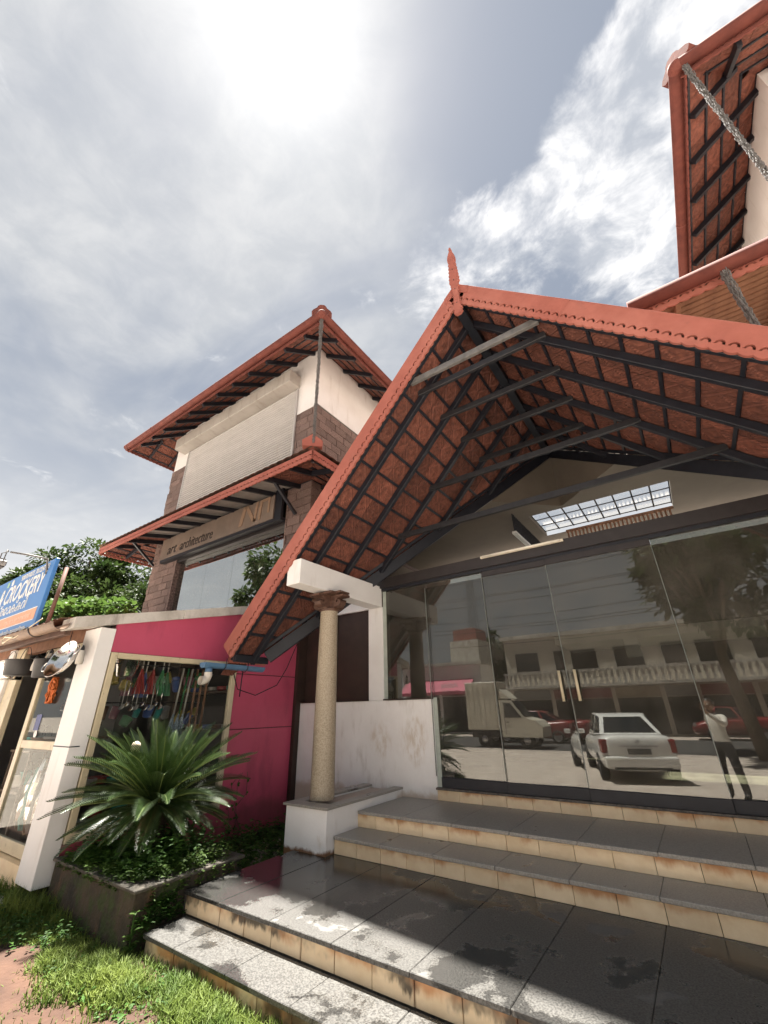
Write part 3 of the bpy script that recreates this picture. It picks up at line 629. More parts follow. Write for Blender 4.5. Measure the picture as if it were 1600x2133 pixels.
def lay_tiles(sg):
    s = SL if sg < 0 else SR; step = .240 if sg < 0 else .245; x0 = (-1.24 if sg < 0 else -1.185)
    xe = XE_L if sg < 0 else XE_R
    k = 0
    sl = Vector((sg, 0, -s)).normalized(); nrm = Vector((0, 1, 0)).cross(sl) if sg < 0 else sl.cross(Vector((0, 1, 0)))
    nrm = nrm if nrm.z > 0 else -nrm
    while True:
        xa = x0 + sg * step * k; xb = x0 + sg * step * (k + 1); k += 1
        if abs(xa - XR) > abs(xe - XR) - .05: break
        yv = max(valley_y((xa + xb) / 2), 0)
        # two tiles between rafters
        ys = [YF + .04]
        for a, b in zip(RY[:-1], RY[1:]): ys += ([b] if b - a < .4 else [(a + b) / 2, b])
        ys += [7.2, 7.55, 7.92]
        for ya, yb in zip(ys[:-1], ys[1:]):
            vmin = min(valley_y(xa), valley_y(xb)); vmax = max(valley_y(xa), valley_y(xb))
            if ya > vmax + .02: continue
            cx = (xa + xb) / 2; zc = (zl(cx) if sg < 0 else zr(cx)) + random.uniform(-.003, .003)
            ls = abs(xb - xa) * math.sqrt(1 + s * s)
            m = frame_m((cx, (ya + yb) / 2, zc), (0, 1, 0), Vector(nrm).cross(Vector((0, 1, 0))), nrm) @ Matrix.Diagonal((yb - ya - .006, ls - .006, 1, 1))
            if yb > vmin:                                        # cut along the valley
                bm = bmesh.new(); bm.from_mesh(TILE); bm.transform(m)
                nv = Vector((1 if sg > 0 else -1, 1, 0)); pv = Vector((XR, YRIDGE + .02, 0))
                bmesh.ops.bisect_plane(bm, geom=bm.verts[:] + bm.edges[:] + bm.faces[:], plane_co=pv, plane_no=nv, clear_outer=True)
                if len(bm.faces) < 2: bm.free(); continue
                me = bpy.data.meshes.new('ceiling_tile'); bm.to_mesh(me); bm.free(); me.materials.append(M_tile); obj('ceiling_tile', me, roof)
            else: obj('ceiling_tile', TILE, roof, m)
        # batten at xa, running along y
        if k > 1:
            z = (zl(xa) if sg < 0 else zr(xa)) - .012
            bar('batten', (xa, YF + .03, z), (xa, min(valley_y(xa), YRIDGE) - .02, z), .038, .026, M_steel, roof, up=nrm, bev=0)
for sg in (-1, 1): lay_tiles(sg)
# rafters, ties, ridge, valley beams
for i, y in enumerate(RY):
    for sg in (-1, 1):
        s = SL if sg < 0 else SR; xe = (XE_L if sg < 0 else XE_R) - sg * .02
        if y > valley_y(xe): xe = XR + sg * (YRIDGE - y)
        z0 = ZU - .03; ze = z0 - s * abs(xe - XR); nrm = Vector((s * sg, 0, 1)).normalized()
        yy = y + (.04 if i == 0 else 0)
        bar('rafter', (XR, yy, z0), (xe, yy, ze), .065 if i else .05, .085 if i else .02, M_steel, roof, up=nrm, top=True)
bar('ridge_beam', (XR, YF + .05, ZU - .04), (XR, YRIDGE, ZU - .04), .12, .16, M_steel, roof, top=True)
for sg in (-1, 1):
    s = SL if sg < 0 else SR; xe = (XE_L + .12 if sg < 0 else XE_R - .12)
    p0 = Vector((XR, YRIDGE, ZU - .02)); p1 = Vector((xe, valley_y(xe), ZU - s * abs(xe - XR) - .02))
    bar('valley_beam', p0, p1, .09, .17, M_steel, roof, top=True)
    bar('valley_batten', p0 + Vector((0, -.12, .01)), p1 + Vector((0, -.12, .01)), .03, .05, M_steel, roof, top=True)
def tie(y, z, w, h, mat):
    xl, xr = XR - (ZU - .05 - z) / SL, XR + (ZU - .05 - z) / SR
    bar('collar_tie', (xl - .03, y, z), (xr + .03, y, z), w, h, mat, roof)
tie(3.735, 5.31, .05, .085, M_steelG)
for y in RY[1:5]: tie(y - .045, 5.29, .05, .085, material('dark_grey_steel', (.024, .024, .027), (.014, .014, .017), .5, 12))
tie(5.32, 4.60, .05, .085, MATS['dark_grey_steel']); tie(5.32, 3.91, .05, .085, MATS['dark_grey_steel'])
# eave strip and tail boards on the left eave
for xe, s, sg in ((XE_L, SL, -1), (XE_R, SR, 1)):
    ze = ZU - s * abs(xe - XR)
    fascia('eave_board', (xe + .005 * sg, YF + .03, ze + .03), (xe + .005 * sg, valley_y(xe) + .28, ze + .03), (0, 0, -1), .07, .06, .02, (sg, 0, 0), M_terra, roof, holes=False)
    bar('eave_purlin', (xe - sg * .09, YF + .04, ze + .05), (xe - sg * .09, valley_y(xe) + .22, ze + .05), .06, .09, M_steel, roof, top=True)
# blue gutter with white elbow at the left eave
gut = thing('eave_gutter', (-5.2, 3.7, 1.9), 'blue half round plastic gutter with white elbow outlet below the porch eave', 'gutter')
def half_round(p0, p1, r, mat, name, parent, th=.006, n=10, openup=True):
    p0, p1 = Vector(p0), Vector(p1); x = (p1 - p0).normalized(); y = Vector((0, 0, 1)).cross(x); L = (p1 - p0).length
    V, F = [], []
    for rr in (r, r - th):
        for xx in (0, L):
            for k in range(n + 1): a = math.pi + math.pi * k / n; V.append((xx, rr * math.cos(a), rr * math.sin(a)))
    q = n + 1
    for k in range(n): F += [(k, k + 1, q + k + 1, q + k), (2 * q + k, 3 * q + k, 3 * q + k + 1, 2 * q + k + 1)]
    for k in range(n): F += [(k, 2 * q + k, 2 * q + k + 1, k + 1), (q + k, q + k + 1, 3 * q + k + 1, 3 * q + k)]
    F += [(0, q, 3 * q, 2 * q), (n, 2 * q + n, 3 * q + n, q + n)]
    return obj(name, mesh(name, V, F, mat, False), parent, frame_m(p0, x, y, x.cross(y)))
half_round((-5.20, 3.33, 1.955), (-5.20, 4.30, 1.945), .066, M_blueP, 'trough', gut)
obj('end_cap', poly_me('end_cap', [(.069 * math.cos(a), .069 * math.sin(a)) for a in [math.pi + math.pi * k / 12 for k in range(13)]], .008, M_blueP), gut, frame_m((-5.20, 3.326, 1.955), (1, 0, 0), (0, 0, 1), (0, -1, 0)))
tube('outlet', [(-5.20, 3.42, 1.90), (-5.20, 3.42, 1.83)], .045, M_blueP, gut, 14)
elb = [(-5.20, 3.42, 1.84), (-5.20, 3.42, 1.79), (-5.20, 3.412, 1.765), (-5.20, 3.39, 1.745), (-5.20, 3.36, 1.735), (-5.20, 3.33, 1.735)]
vs, fs = tube_geo(elb, .050, 14, False); vs2, fs2 = tube_geo(elb[2:], .043, 14, False)
V, F = join_geo([(vs, fs), (vs2, [f[::-1] for f in fs2])]); obj('elbow', mesh('elbow', V, F, M_pvc, True), gut)
obj('elbow_socket', mesh('elbow_socket', *tube_geo([(-5.20, 3.345, 1.735), (-5.20, 3.318, 1.735)], .055, 14, False), M_pvc, True), gut)
for yy in (3.62, 3.98): tube('bracket', [(-5.28, yy, 1.96), (-5.275, yy, 1.91), (-5.235, yy, 1.875), (-5.20, yy, 1.868), (-5.165, yy, 1.875), (-5.125, yy, 1.91), (-5.12, yy, 2.02)], .006, M_steel, gut, 6)
tube('hanging_rod', [(-5.19, 3.95, 1.86), (-5.195, 3.95, 1.55)], .008, M_steel, gut, 6)
ls = tag(tube('loose_cable', [(-4.62, 4.5, 2.55), (-4.75, 4.55, 2.30), (-5.0, 4.6, 1.95), (-5.25, 4.65, 1.72), (-5.42, 4.4, 1.58), (-5.46, 4.1, 1.66), (-5.38, 3.95, 1.85)], .007, M_blk, None, 6), 'thin dark cable drooping from the porch rafters across the magenta wall', 'cable')
# ================================================================== text first (few objects in the scene, so conversion is quick)
def text_me(name, body, size, mat, ext=.004, shear=0.0, sx=1.0, align='LEFT', space=1.0, off=0.0, width=None):
    cu = bpy.data.curves.new(name, 'FONT'); cu.body = body; cu.size = size; cu.extrude = ext; cu.shear = shear; cu.align_x = align; cu.space_character = space; cu.offset = off; cu.resolution_u = 3
    o = bpy.data.objects.new(name, cu); COL.objects.link(o)
    dg = bpy.context.evaluated_depsgraph_get(); me = bpy.data.meshes.new_from_object(o.evaluated_get(dg)); me.name = name
    bpy.data.objects.remove(o); bpy.data.curves.remove(cu)
    if width: xs_ = [v.co.x for v in me.vertices]; sx = width / (max(xs_) - min(xs_))
    if sx != 1.0: me.transform(Matrix.Diagonal((sx, 1, 1, 1)))
    me.materials.clear(); me.materials.append(mat); return me
M_txtD = plain('dark_lettering', (.03, .022, .02)); M_txtW = plain('white_lettering', (.80, .80, .78)); M_txtF = plain('faded_lettering', (.30, .20, .14))

# ================================================================== the two-storey tower with the brown sign
AX0, AX1, AY = -11.90, -5.65, 5.5
an = thing('sign_tower', (-8.8, 7.5, 0), 'two storey laterite and white building with closed roller shutter and brown architecture shop sign', 'building')
AYB = 12.0
def wallbox(nm, *a, mat=M_whiteC, par=an): return box(nm, *a, mat, par)
# upper storey core (recessed 3 cm behind the blocks)
wallbox('upper_wall', AX0, AX1, AY, AYB, 7.95, 9.86)
wallbox('upper_core', AX0 + .03, AX1 - .03, AY + .03, AYB, 5.9, 7.945, mat=M_mortar)
wallbox('ledge_strip', AX1 - .10, AX1 + .012, AY - .012, AYB, 7.946, 7.968, mat=plain('grey_cement', (.22, .21, .19)))
# ground and first floor
wallbox('lower_core', AX0 + .03, -10.62, AY + .03, AYB, GZ, 5.9, mat=M_mortar)
wallbox('lower_core', -6.36, AX1 - .03, AY + .03, AYB, GZ, 5.9, mat=M_mortar)
wallbox('lower_front', -10.62, -6.36, AY + .12, AY + .3, GZ, 3.0)
wallbox('room_floor', -10.62, -6.36, AY + .3, AYB, 2.9, 3.0, mat=M_int); wallbox('room_back', -10.62, -6.36, AYB - .3, AYB, 3.0, 5.9, mat=M_int); wallbox('room_ceiling', -10.62, -6.36, AY + .3, AYB - .3, 5.85, 5.95, mat=M_int)
BR = [box_me('laterite_block', -.5, .5, 0, .5, -.5, .5, M_lat) for _ in range(1)]
def blockv(k):
    bm = bmesh.new(); rr = random.Random(k); vs = []
    for v in [(-.5, 0, -.5), (.5, 0, -.5), (.5, .06, -.5), (-.5, .06, -.5), (-.5, 0, .5), (.5, 0, .5), (.5, .06, .5), (-.5, .06, .5)]:
        vs.append(bm.verts.new((v[0] + rr.uniform(-.012, .012), v[1] + (rr.uniform(-.004, .006) if v[1] == 0 else 0), v[2] + rr.uniform(-.02, .02))))
    for f in BF: bm.faces.new([vs[i] for i in f])
    return bm_mesh('laterite_block', bm, M_lat)
BLK = [blockv(k) for k in range(5)]
def block_wall(parent, o, u, n, L, z0, z1, bw=.40, bh=.196):
    """laterite facing: o = left bottom corner seen from outside, u along the wall, n outward normal"""
    o, u, n = Vector(o), Vector(u), Vector(n); rows = max(1, round((z1 - z0) / bh)); bh = (z1 - z0) / rows
    for r in range(rows):
        x = -(r % 2) * bw * .5 + random.uniform(-.05, .05)
        while x < L:
            w = bw * random.uniform(.85, 1.15); a, b = max(0, x), min(L, x + w)
            if L - b < .08: b = L; 
            if b - a > .05:
                c = o + u * ((a + b) / 2) + Vector((0, 0, (r + .5) * bh)) + n * random.uniform(-.004, .006)
                m = frame_m(c, u, -n, u.cross(-n)) @ Matrix.Diagonal((b - a - .016, 1, bh - .017, 1))
                obj('laterite_block', random.choice(BLK), parent, m)
            x = b if b == L else x + w
            if b == L: break
block_wall(an, (-6.36, AY, 5.95), (1, 0, 0), (0, -1, 0), .71, 5.95, 7.945)
block_wall(an, (AX1, AY, 5.95), (0, 1, 0), (1, 0, 0), 3.0, 5.95, 7.945)
block_wall(an, (AX0, AY - .035, 5.95), (1, 0, 0), (0, -1, 0), .72, 5.95, 8.28)
block_wall(an, (AX0, AY, 2.6), (1, 0, 0), (0, -1, 0), 1.28, 2.6, 5.9)
block_wall(an, (-6.36, AY, 2.2), (1, 0, 0), (0, -1, 0), .71, 2.2, 5.9)
block_wall(an, (AX1, AY, 3.2), (0, 1, 0), (1, 0, 0), 1.2, 3.2, 5.9)
wallbox('left_band_core', AX0 + .03, AX0 + .69, AY + .005, AY + .04, 7.94, 8.28, mat=M_mortar)
box('pillar_return', -10.63, -10.60, AY + .0, AY + .5, 2.6, 5.9, M_lat, an); box('pillar_return', -6.39, -6.362, AY + .0, AY + .5, 2.6, 5.9, M_lat, an)
# roller shutter
sh = box('shutter_shade_sheet', -11.14, -6.34, AY - .012, AY - .002, 6.3, 8.76, plain('shutter_shadow_back', (.10, .09, .085)), an)  # dark backing sheet, coloured as the shade in the gaps between slats
shc = box_me('slat', -2.36, 2.36, -.011, 0, 0, .066, M_shut)
bm = bmesh.new()
prof = [(.012, .008), (-.010, .012), (-.026, .032), (-.016, .050), (.012, .054)]
vs = [[bm.verts.new((x, y, z)) for y, z in prof] for x in (-2.36, 2.36)]
for i in range(4): bm.faces.new((vs[0][i], vs[1][i], vs[1][i + 1], vs[0][i + 1]))
SLAT = bm_mesh('slat', bm, M_shut)
for i in range(33): obj('slat', SLAT, sh, Matrix.Translation((-8.735, AY - .02, 6.32 + i * .0735)))
for xx in (-11.14, -6.37): box('guide_rail', xx, xx + .05, AY - .05, AY - .013, 6.3, 8.76, M_shut, an)
hb = box('shutter_box', -11.42, -6.30, AY - .36, AY - .002, 8.78, 9.16, M_boxm, an, .01)
# sign board with lettering and its relief emblem
sg = thing('fascia_sign', (-8.9, 5.2, 5.3), 'long brown sign board reading art n architecture under the lower roof', 'sign')
SYF = 5.33
box('panel', -11.20, -6.62, SYF, SYF + .08, 5.16, 5.75, M_sign, sg, .004)
box('lamp_rail', -11.2, -6.38, SYF + .02, SYF + .16, 5.08, 5.158, M_steel, sg); box('end_plate', -6.618, -6.40, SYF + .03, SYF + .10, 5.12, 5.95, M_steel, sg)
def front_m(x, y, z): return frame_m((x, y, z), (1, 0, 0), (0, 0, 1), (0, -1, 0))
obj('lettering', text_me('lettering', 'art', .40, M_txtD, shear=.2, width=.43), sg, front_m(-10.86, SYF - .004, 5.24))
obj('lettering', text_me('lettering', 'n', .34, M_txtF, shear=.2, width=.12), sg, front_m(-10.40, SYF - .002, 5.25))
obj('lettering', text_me('lettering', 'architecture', .40, M_txtD, shear=.2, width=1.42), sg, front_m(-10.25, SYF - .004, 5.24))
M_emb = plain('emblem_relief', (.30, .20, .135))
for pts in ([(0, 0), (.12, .0), (.24, .48), (.12, .48)], [(.16, .48), (.28, .48), (.62, .0), (.50, .0)], [(.52, 0), (.60, 0), (.66, .48), (.58, .48)], [(.68, 0), (.76, 0), (.80, .48), (.72, .48)], [(.80, .42), (1.05, .42), (1.05, .48), (.80, .48)], [(.99, .1), (1.05, .1), (1.05, .42), (.99, .42)]):
    obj('emblem', poly_me('emblem', pts, .012, M_emb), sg, front_m(-7.80, SYF - .001, 5.25))
# first-floor shopfront glass
wg = box('window_frame', -10.60, -6.38, AY + .20, AY + .26, 5.14, 5.22, M_steel, an)
px = [-10.60, -9.35, -8.25, -7.10, -6.38]
for i, (a, b) in enumerate(zip(px[:-1], px[1:])):
    obj('glass_pane', box_me('glass_pane', -(b - a) / 2 + .003, (b - a) / 2 - .003, -.005, .005, 0, 2.12, G_an), an, Matrix.Translation(((a + b) / 2, AY + .14, 3.02)) @ Matrix.Rotation(R((.1, -.12, .08, -.1)[i]), 4, 'Z'))
box('transom', -10.60, -6.39, AY + .02, AY + .13, 5.02, 5.14, M_brownst, an)

# ---- skirt and hip roofs, shared by both towers
def soffit_side(parent, e0, e1, w0, w1, tiles=True, rs=.66, bats=4, mat_panel=M_tile):
    """underside between eave edge e0->e1 and wall line w0->w1: rafters, battens, tile panels"""
    e0, e1, w0, w1 = map(Vector, (e0, e1, w0, w1)); L = (e1 - e0).length; n = max(2, round(L / rs))
    x = (e1 - e0).normalized(); inn = ((w0 + w1) / 2 - (e0 + e1) / 2); inn -= x * inn.dot(x); D = inn.length; inn.normalize()
    nr = x.cross(inn); nr = nr if nr.z > 0 else -nr
    s0, s1 = (w0 - e0).dot(x), (w1 - e1).dot(x)            # hip returns at both ends
    def span(d):                                            # usable interval at depth d
        f = d / D; return s0 * f, L + s1 * f
    for i in range(n + 1):
        a = L * i / n; d1 = D
        if s0 > 0 and a < s0: d1 = D * a / s0
        if s1 < 0 and a > L + s1: d1 = D * (L - a) / (-s1)
        if d1 < .15: continue
        p = e0 + x * a
        bar('rafter', p - nr * .012, p + inn * d1 - nr * .012, .055, .10, M_steel, parent, up=nr, top=True, bev=0)
    for k in range(bats + 1):
        d = D * k / bats; a, b = span(d)
        if b - a > .1: bar('batten', e0 + x * a + inn * d - nr * .0, e0 + x * b + inn * d, .035, .022, M_steel, parent, up=nr, top=True, bev=0)
    if tiles:
        for k in range(bats):
            d0, d1 = D * k / bats, D * (k + 1) / bats; dm = (d0 + d1) / 2; a, b = span(dm); m = max(1, round((b - a) / .34))
            for i in range(m):
                u0, u1 = a + (b - a) * i / m, a + (b - a) * (i + 1) / m
                c = e0 + x * (u0 + u1) / 2 + inn * dm + nr * .002
                yv = nr.cross(x)
                obj('soffit_tile', TILE, parent, frame_m(c, x, yv, nr) @ Matrix.Diagonal((u1 - u0 - .008, (d1 - d0) - .008, 1, 1)))
def corr_roof(name, parent, corners, mat, pitch=.2, amp=.018, rows=None, lift=.03):
    """clay-tiled slope between eave edge a->b and upper edge d->c: overlapping courses with ribs"""
    a, b, c, d = map(Vector, corners); L = (b - a).length; nx = max(4, int(L / pitch) * 4); D = ((d + c) / 2 - (a + b) / 2).length; rows = rows or max(2, int(D / .27))
    x = (b - a).normalized(); up = (d - a); nr = x.cross((c + d) / 2 - (a + b) / 2).normalized(); nr = nr if nr.z > 0 else -nr
    V, F = [], []
    for r in range(rows):
        for k, t in enumerate((r / rows, min(1, (r + 1.12) / rows))):
            p, q = a.lerp(d, t), b.lerp(c, t)
            for i in range(nx + 1):
                f = i / nx; w = abs(math.sin(math.pi * f * L / pitch)) * amp
                V.append(p.lerp(q, f) + nr * (lift + w + (.022 if k == 0 else 0)))
        o = r * 2 * (nx + 1)
        F += [(o + i, o + i + 1, o + nx + 1 + i + 1, o + nx + 1 + i) for i in range(nx)]
        o2 = len(V)
        p, q = a.lerp(d, r / rows), b.lerp(c, r / rows)
        F += []
    me = mesh(name, V, F, mat, False); ob = obj(name, me, parent); ob['kind'] = 'stuff'; return ob
def chain(name, top, bottom, label, wtop=.055, wbot=.03):
    top, bottom = Vector(top), Vector(bottom); L = (top - bottom).length; parts = []
    rr = random.Random(5); n = int(L / .036)
    for strand in range(6):
        for i in range(n):
            f = i / n; w = wtop + (wbot - wtop) * min(1, f * 1.6)
            off = Vector((math.cos(strand * 1.05 + i * .12), math.sin(strand * 1.05 + i * .12), 0)) * w * rr.uniform(.25, .5)
            c = top.lerp(bottom, f) + off; a = rr.uniform(0, 3.14)
            ring = [c + Vector((math.cos(a) * .018 * math.cos(t), math.sin(a) * .018 * math.cos(t), .032 * math.sin(t))) for t in [k * math.pi / 4 for k in range(9)]]
            parts.append(tube_geo(ring, .005, 4, False))
    V, F = join_geo(parts); return tag(obj(name, mesh(name, V, F, M_chain, False)), label, 'chain')
def gutter_pipe(name, p0, p1, r, parent, mat=M_gut):
    """closed round ogee gutter: pipe with a lip board behind it"""
    V, F = tube_geo([p0, p1], r, 14); return obj(name, mesh(name, V, F, mat, True), parent)
# AN lower skirt roof
LR = thing('lower_tile_roof', (-8.8, 5.0, 5.6), 'lower tiled skirt roof with salmon scalloped fascia above the brown sign', 'roof')
o = 1.03; LE, LW, LT = 5.64, 5.88, 6.26
ex0, ex1, ey = AX0 - o, AX1 + o, AY - o
fascia('fascia_board', (ex0, ey, LE + .02), (ex1, ey, LE + .02), (0, 0, -1), .17, .115, .025, (0, -1, 0), M_terra, LR)
fascia('fascia_board', (ex1, ey, LE + .02), (ex1, AY + 3.0, LE + .02), (0, 0, -1), .17, .115, .025, (1, 0, 0), M_terra, LR)
fascia('fascia_board', (ex0, AY + 2.5, LE + .02), (ex0, ey, LE + .02), (0, 0, -1), .17, .115, .025, (-1, 0, 0), M_terra, LR)
soffit_side(LR, (ex0, ey + .03, LE), (ex1, ey + .03, LE), (AX0, AY, LW), (AX1, AY, LW), tiles=False, rs=.72, bats=1)
M_grey = plain('grey_soffit_board', (.40, .37, .345), .8)
# grey boards over the sign, terracotta at both ends
obj('soffit_board', mesh('soffit_board', [(-10.9, ey + .05, LE + .012), (-6.30, ey + .05, LE + .012), (-6.30, AY, LW + .012), (-10.9, AY, LW + .012)], [(0, 1, 2, 3)], M_grey), LR)
for side in ((ex0, -10.95), (-6.25, ex1)):
    a, b = side
    for k in range(4):
        f0, f1 = k / 4, (k + 1) / 4; y0, y1 = ey + .03 + (o - .03) * f0, ey + .03 + (o - .03) * f1; z0, z1 = LE + (LW - LE) * f0, LE + (LW - LE) * f1
        xa = max(a, ex0 + o * (f0 + f1) / 2) if a == ex0 else a; xb = min(b, ex1 - o * (f0 + f1) / 2) if b == ex1 else b
        m = max(1, round((xb - xa) / .35))
        for i in range(m):
            u0, u1 = xa + (xb - xa) * i / m, xa + (xb - xa) * (i + 1) / m; nr = Vector((0, -(LW - LE), o)).normalized()
            obj('soffit_tile', TILE, LR, frame_m(((u0 + u1) / 2, (y0 + y1) / 2, (z0 + z1) / 2 + .006), (1, 0, 0), nr.cross(Vector((1, 0, 0))), nr) @ Matrix.Diagonal((u1 - u0 - .008, math.hypot(y1 - y0, z1 - z0) - .008, 1, 1)))
soffit_side(LR, (ex1 - .03, ey, LE), (ex1 - .03, AY + 3, LE), (AX1, AY, LW), (AX1, AY + 3, LW), tiles=True, bats=4)
soffit_side(LR, (ex0 + .03, AY + 2.5, LE), (ex0 + .03, ey, LE), (AX0, AY + 2.5, LW), (AX0, AY, LW), tiles=True, bats=4)
corr_roof('roof_tiles', LR, ((ex0 - .03, ey - .03, LE + .02), (ex1 + .03, ey - .03, LE + .02), (AX1, AY, LT + .02), (AX0, AY, LT + .02)), M_clay)
corr_roof('roof_tiles', LR, ((ex1 + .03, ey - .03, LE + .02), (ex1 + .03, AY + 3, LE + .02), (AX1, AY + 3, LT + .02), (AX1, AY, LT + .02)), M_clay)
corr_roof('roof_tiles', LR, ((ex0 - .03, AY + 2.5, LE + .02), (ex0 - .03, ey - .03, LE + .02), (AX0, AY, LT + .02), (AX0, AY + 2.5, LT + .02)), M_clay)
obj('hip_cap', poly_me('hip_cap', [(-.18, 0), (.18, 0), (.19, .12), (.0, .27), (-.19, .12)], .12, M_terra), LR, frame_m((ex1 - .10, ey + .08, LE + .12), (.74, .67, 0), (0, 0, 1), (.67, -.74, 0)))
for xx in (-11.75, -6.05): bar('bracket', (xx, AY - .03, 5.15), (xx, AY - .72, 5.68), .06, .06, M_steel, LR)
# AN upper hip roof
UR = thing('upper_hip_roof', (-8.8, 8.5, 9.2), 'high hipped roof with red oxide gutter over the white storey with the roller shutter', 'roof')
def hip_roof(U, x0, x1, y0, y1, o, ze, zw, sides, zridge):
    ex0, ex1, ey0, ey1 = x0 - o, x1 + o, y0 - o, y1 + o
    E = [(ex0, ey0), (ex1, ey0), (ex1, ey1), (ex0, ey1)]; Wl = [(x0, y0), (x1, y0), (x1, y1), (x0, y1)]
    nm = [(0, -1, 0), (1, 0, 0), (0, 1, 0), (-1, 0, 0)]
    cx, cy = (x0 + x1) / 2, (y0 + y1) / 2; hw = (x1 - x0) / 2 + o; hd = (y1 - y0) / 2 + o
    if hw > hd: R0, R1 = (ex0 + hd, cy), (ex1 - hd, cy)
    else: R0, R1 = (cx, ey0 + hw), (cx, ey1 - hw)
    # decks
    top = [(R0, R1), (R1, R1), (R1, R0), (R0, R0)] if hw > hd else [(R0, R0), (R0, R1), (R1, R1), (R1, R0)]
    for i in range(4):
        a, b = E[i], E[(i + 1) % 4]; c, d = top[i][1], top[i][0]
        pts = [(a[0], a[1], ze + .10), (b[0], b[1], ze + .10), (c[0], c[1], zridge), (d[0], d[1], zridge)]
        if c == d: pts = pts[:3]
        obj('roof_slope', mesh('roof_slope', pts, [tuple(range(len(pts)))], M_clay), U)
        if i in sides:
            n = Vector(nm[i]); w0, w1 = Wl[i], Wl[(i + 1) % 4]
            fascia('fascia_board', Vector((a[0], a[1], ze + .05)) - n * .07, Vector((b[0], b[1], ze + .05)) - n * .07, (0, 0, -1), .15, .115, .022, n, M_gut, U)
            gutter_pipe('gutter', Vector((a[0], a[1], ze + .03)) + n * .02, Vector((b[0], b[1], ze + .03)) + n * .02, .085, U)
            obj('gutter_lip', box_me('gutter_lip', 0, (Vector(b) - Vector(a)).length, 0, .03, 0, .05, M_gut, .006), U, frame_m(Vector((a[0], a[1], ze + .085)) + n * .06, (b[0] - a[0], b[1] - a[1], 0), -n, (0, 0, 1)))
            for k in range(1, int((Vector(b) - Vector(a)).length / 1.6)):
                p = Vector((a[0], a[1], ze + .03)).lerp(Vector((b[0], b[1], ze + .03)), k * 1.6 / (Vector(b) - Vector(a)).length) + n * .02; xd = Vector((b[0] - a[0], b[1] - a[1], 0)).normalized()
                V, F = tube_geo([p - xd * .02, p + xd * .02], .089, 14); obj('gutter_joint', mesh('gutter_joint', V, F, M_gut, True), U)
            soffit_side(U, Vector((a[0], a[1], ze)) - n * .10, Vector((b[0], b[1], ze)) - n * .10, (w0[0], w0[1], zw), (w1[0], w1[1], zw), tiles=True)
def corner_ball(U, x, y, z, r=.095): obj('gutter_corner', lathe_me('gutter_corner', [(.001, r)] + [(r * math.sin(a), r * math.cos(a)) for a in [R(k) for k in range(15, 166, 15)]] + [(.001, -r)], M_gut, 16), U, Matrix.Translation((x, y, z)))
hip_roof(UR, AX0, AX1, AY, AYB, 1.10, 9.06, 9.78, (0, 1, 3), 11.9)
corner_ball(UR, AX1 + 1.12, AY - 1.12, 9.09)
cap = obj('hip_cap', poly_me('hip_cap', [(.75 * a_, .78 * b_) for a_, b_ in [(-.24, -.06), (.24, -.06), (.29, .02), (.25, .10), (.14, .20), (.12, .26), (.06, .32), (-.06, .32), (-.12, .26), (-.14, .20), (-.25, .10), (-.29, .02)]], .12, M_gut), UR, frame_m((AX1 + 1.02, AY - 1.02, 9.16), (.74, .67, 0), (0, 0, 1), (.67, -.74, 0)))
chain('rain_chain', (AX1 + 1.06, AY - 1.06, 9.02), (AX1 + 1.02, AY - 1.02, 5.82), 'long rain chain hanging from the gutter corner above the roller shutter building', .07, .035)

# ================================================================== the right tower
RT = thing('right_tower', (5.6, 8.5, 0), 'white tower at the right with dark raftered eave overhead', 'building')
TX0 = 3.12
box('tower_wall', TX0, 8.6, 5.5, 12, 6.0, 9.86, M_whiteC, RT); box('tower_base', 3.36, 8.6, 5.62, 12, GZ, 5.4, M_whiteC, RT)
URR = thing('right_hip_roof', (5.8, 8.5, 9.2), 'hipped roof with red oxide gutter and tiled soffit jutting in at the upper right', 'roof')
hip_roof(URR, TX0, 8.6, 5.5, 12, 1.15, 9.06, 9.80, (0, 3), 11.9)
corner_ball(URR, TX0 - 1.17, 5.5 - 1.17, 9.09)
obj('hip_cap', poly_me('hip_cap', [(.75 * a_, .78 * b_) for a_, b_ in [(-.24, -.06), (.24, -.06), (.29, .02), (.25, .10), (.14, .20), (.12, .26), (.06, .32), (-.06, .32), (-.12, .26), (-.14, .20), (-.25, .10), (-.29, .02)]], .12, M_gut), URR, frame_m((TX0 - 1.07, 5.5 - 1.07, 9.16), (.74, -.67, 0), (0, 0, 1), (-.67, -.74, 0)))
chain('rain_chain', (TX0 - 1.09, 5.5 - 1.17, 9.0), (TX0 - 1.09, 5.5 - 1.17, 5.75), 'thick grey rain chain slanting across the upper right eave', .05, .03)
# lower slatted skirt roof in front of the right tower and above the hall
RS = thing('slatted_skirt_roof', (3.5, 4.9, 5.6), 'lower right skirt roof of bare brown wooden battens behind the bargeboard', 'roof')
sx0, sx1, sy, sz, swz = .50, 8.6, 4.40, 5.47, 5.72; SYB = 6.9
gutter_pipe('gutter', (sx0, sy - .02, sz + .03), (sx1, sy - .02, sz + .03), .08, RS)
fascia('fascia_board', (sx0, sy + .08, sz + .05), (sx1, sy + .08, sz + .05), (0, 0, -1), .15, .115, .022, (0, -1, 0), M_terra, RS)
for k in range(24):
    f = (k + .5) / 24; y = sy + .1 + (SYB - sy - .1) * f; z = sz + (swz - sz) * f
    bar('batten', (sx0, y, z), (sx1, y, z), .070, .02, M_woodB, RS, up=(0, -.1, 1), bev=0)
for k in range(6): xx = sx0 + .45 + k * 1.0; bar('rafter', (xx, sy + .1, sz - .02), (xx, SYB, swz - .02), .05, .08, M_woodB, RS, up=(0, -.1, 1), top=True)
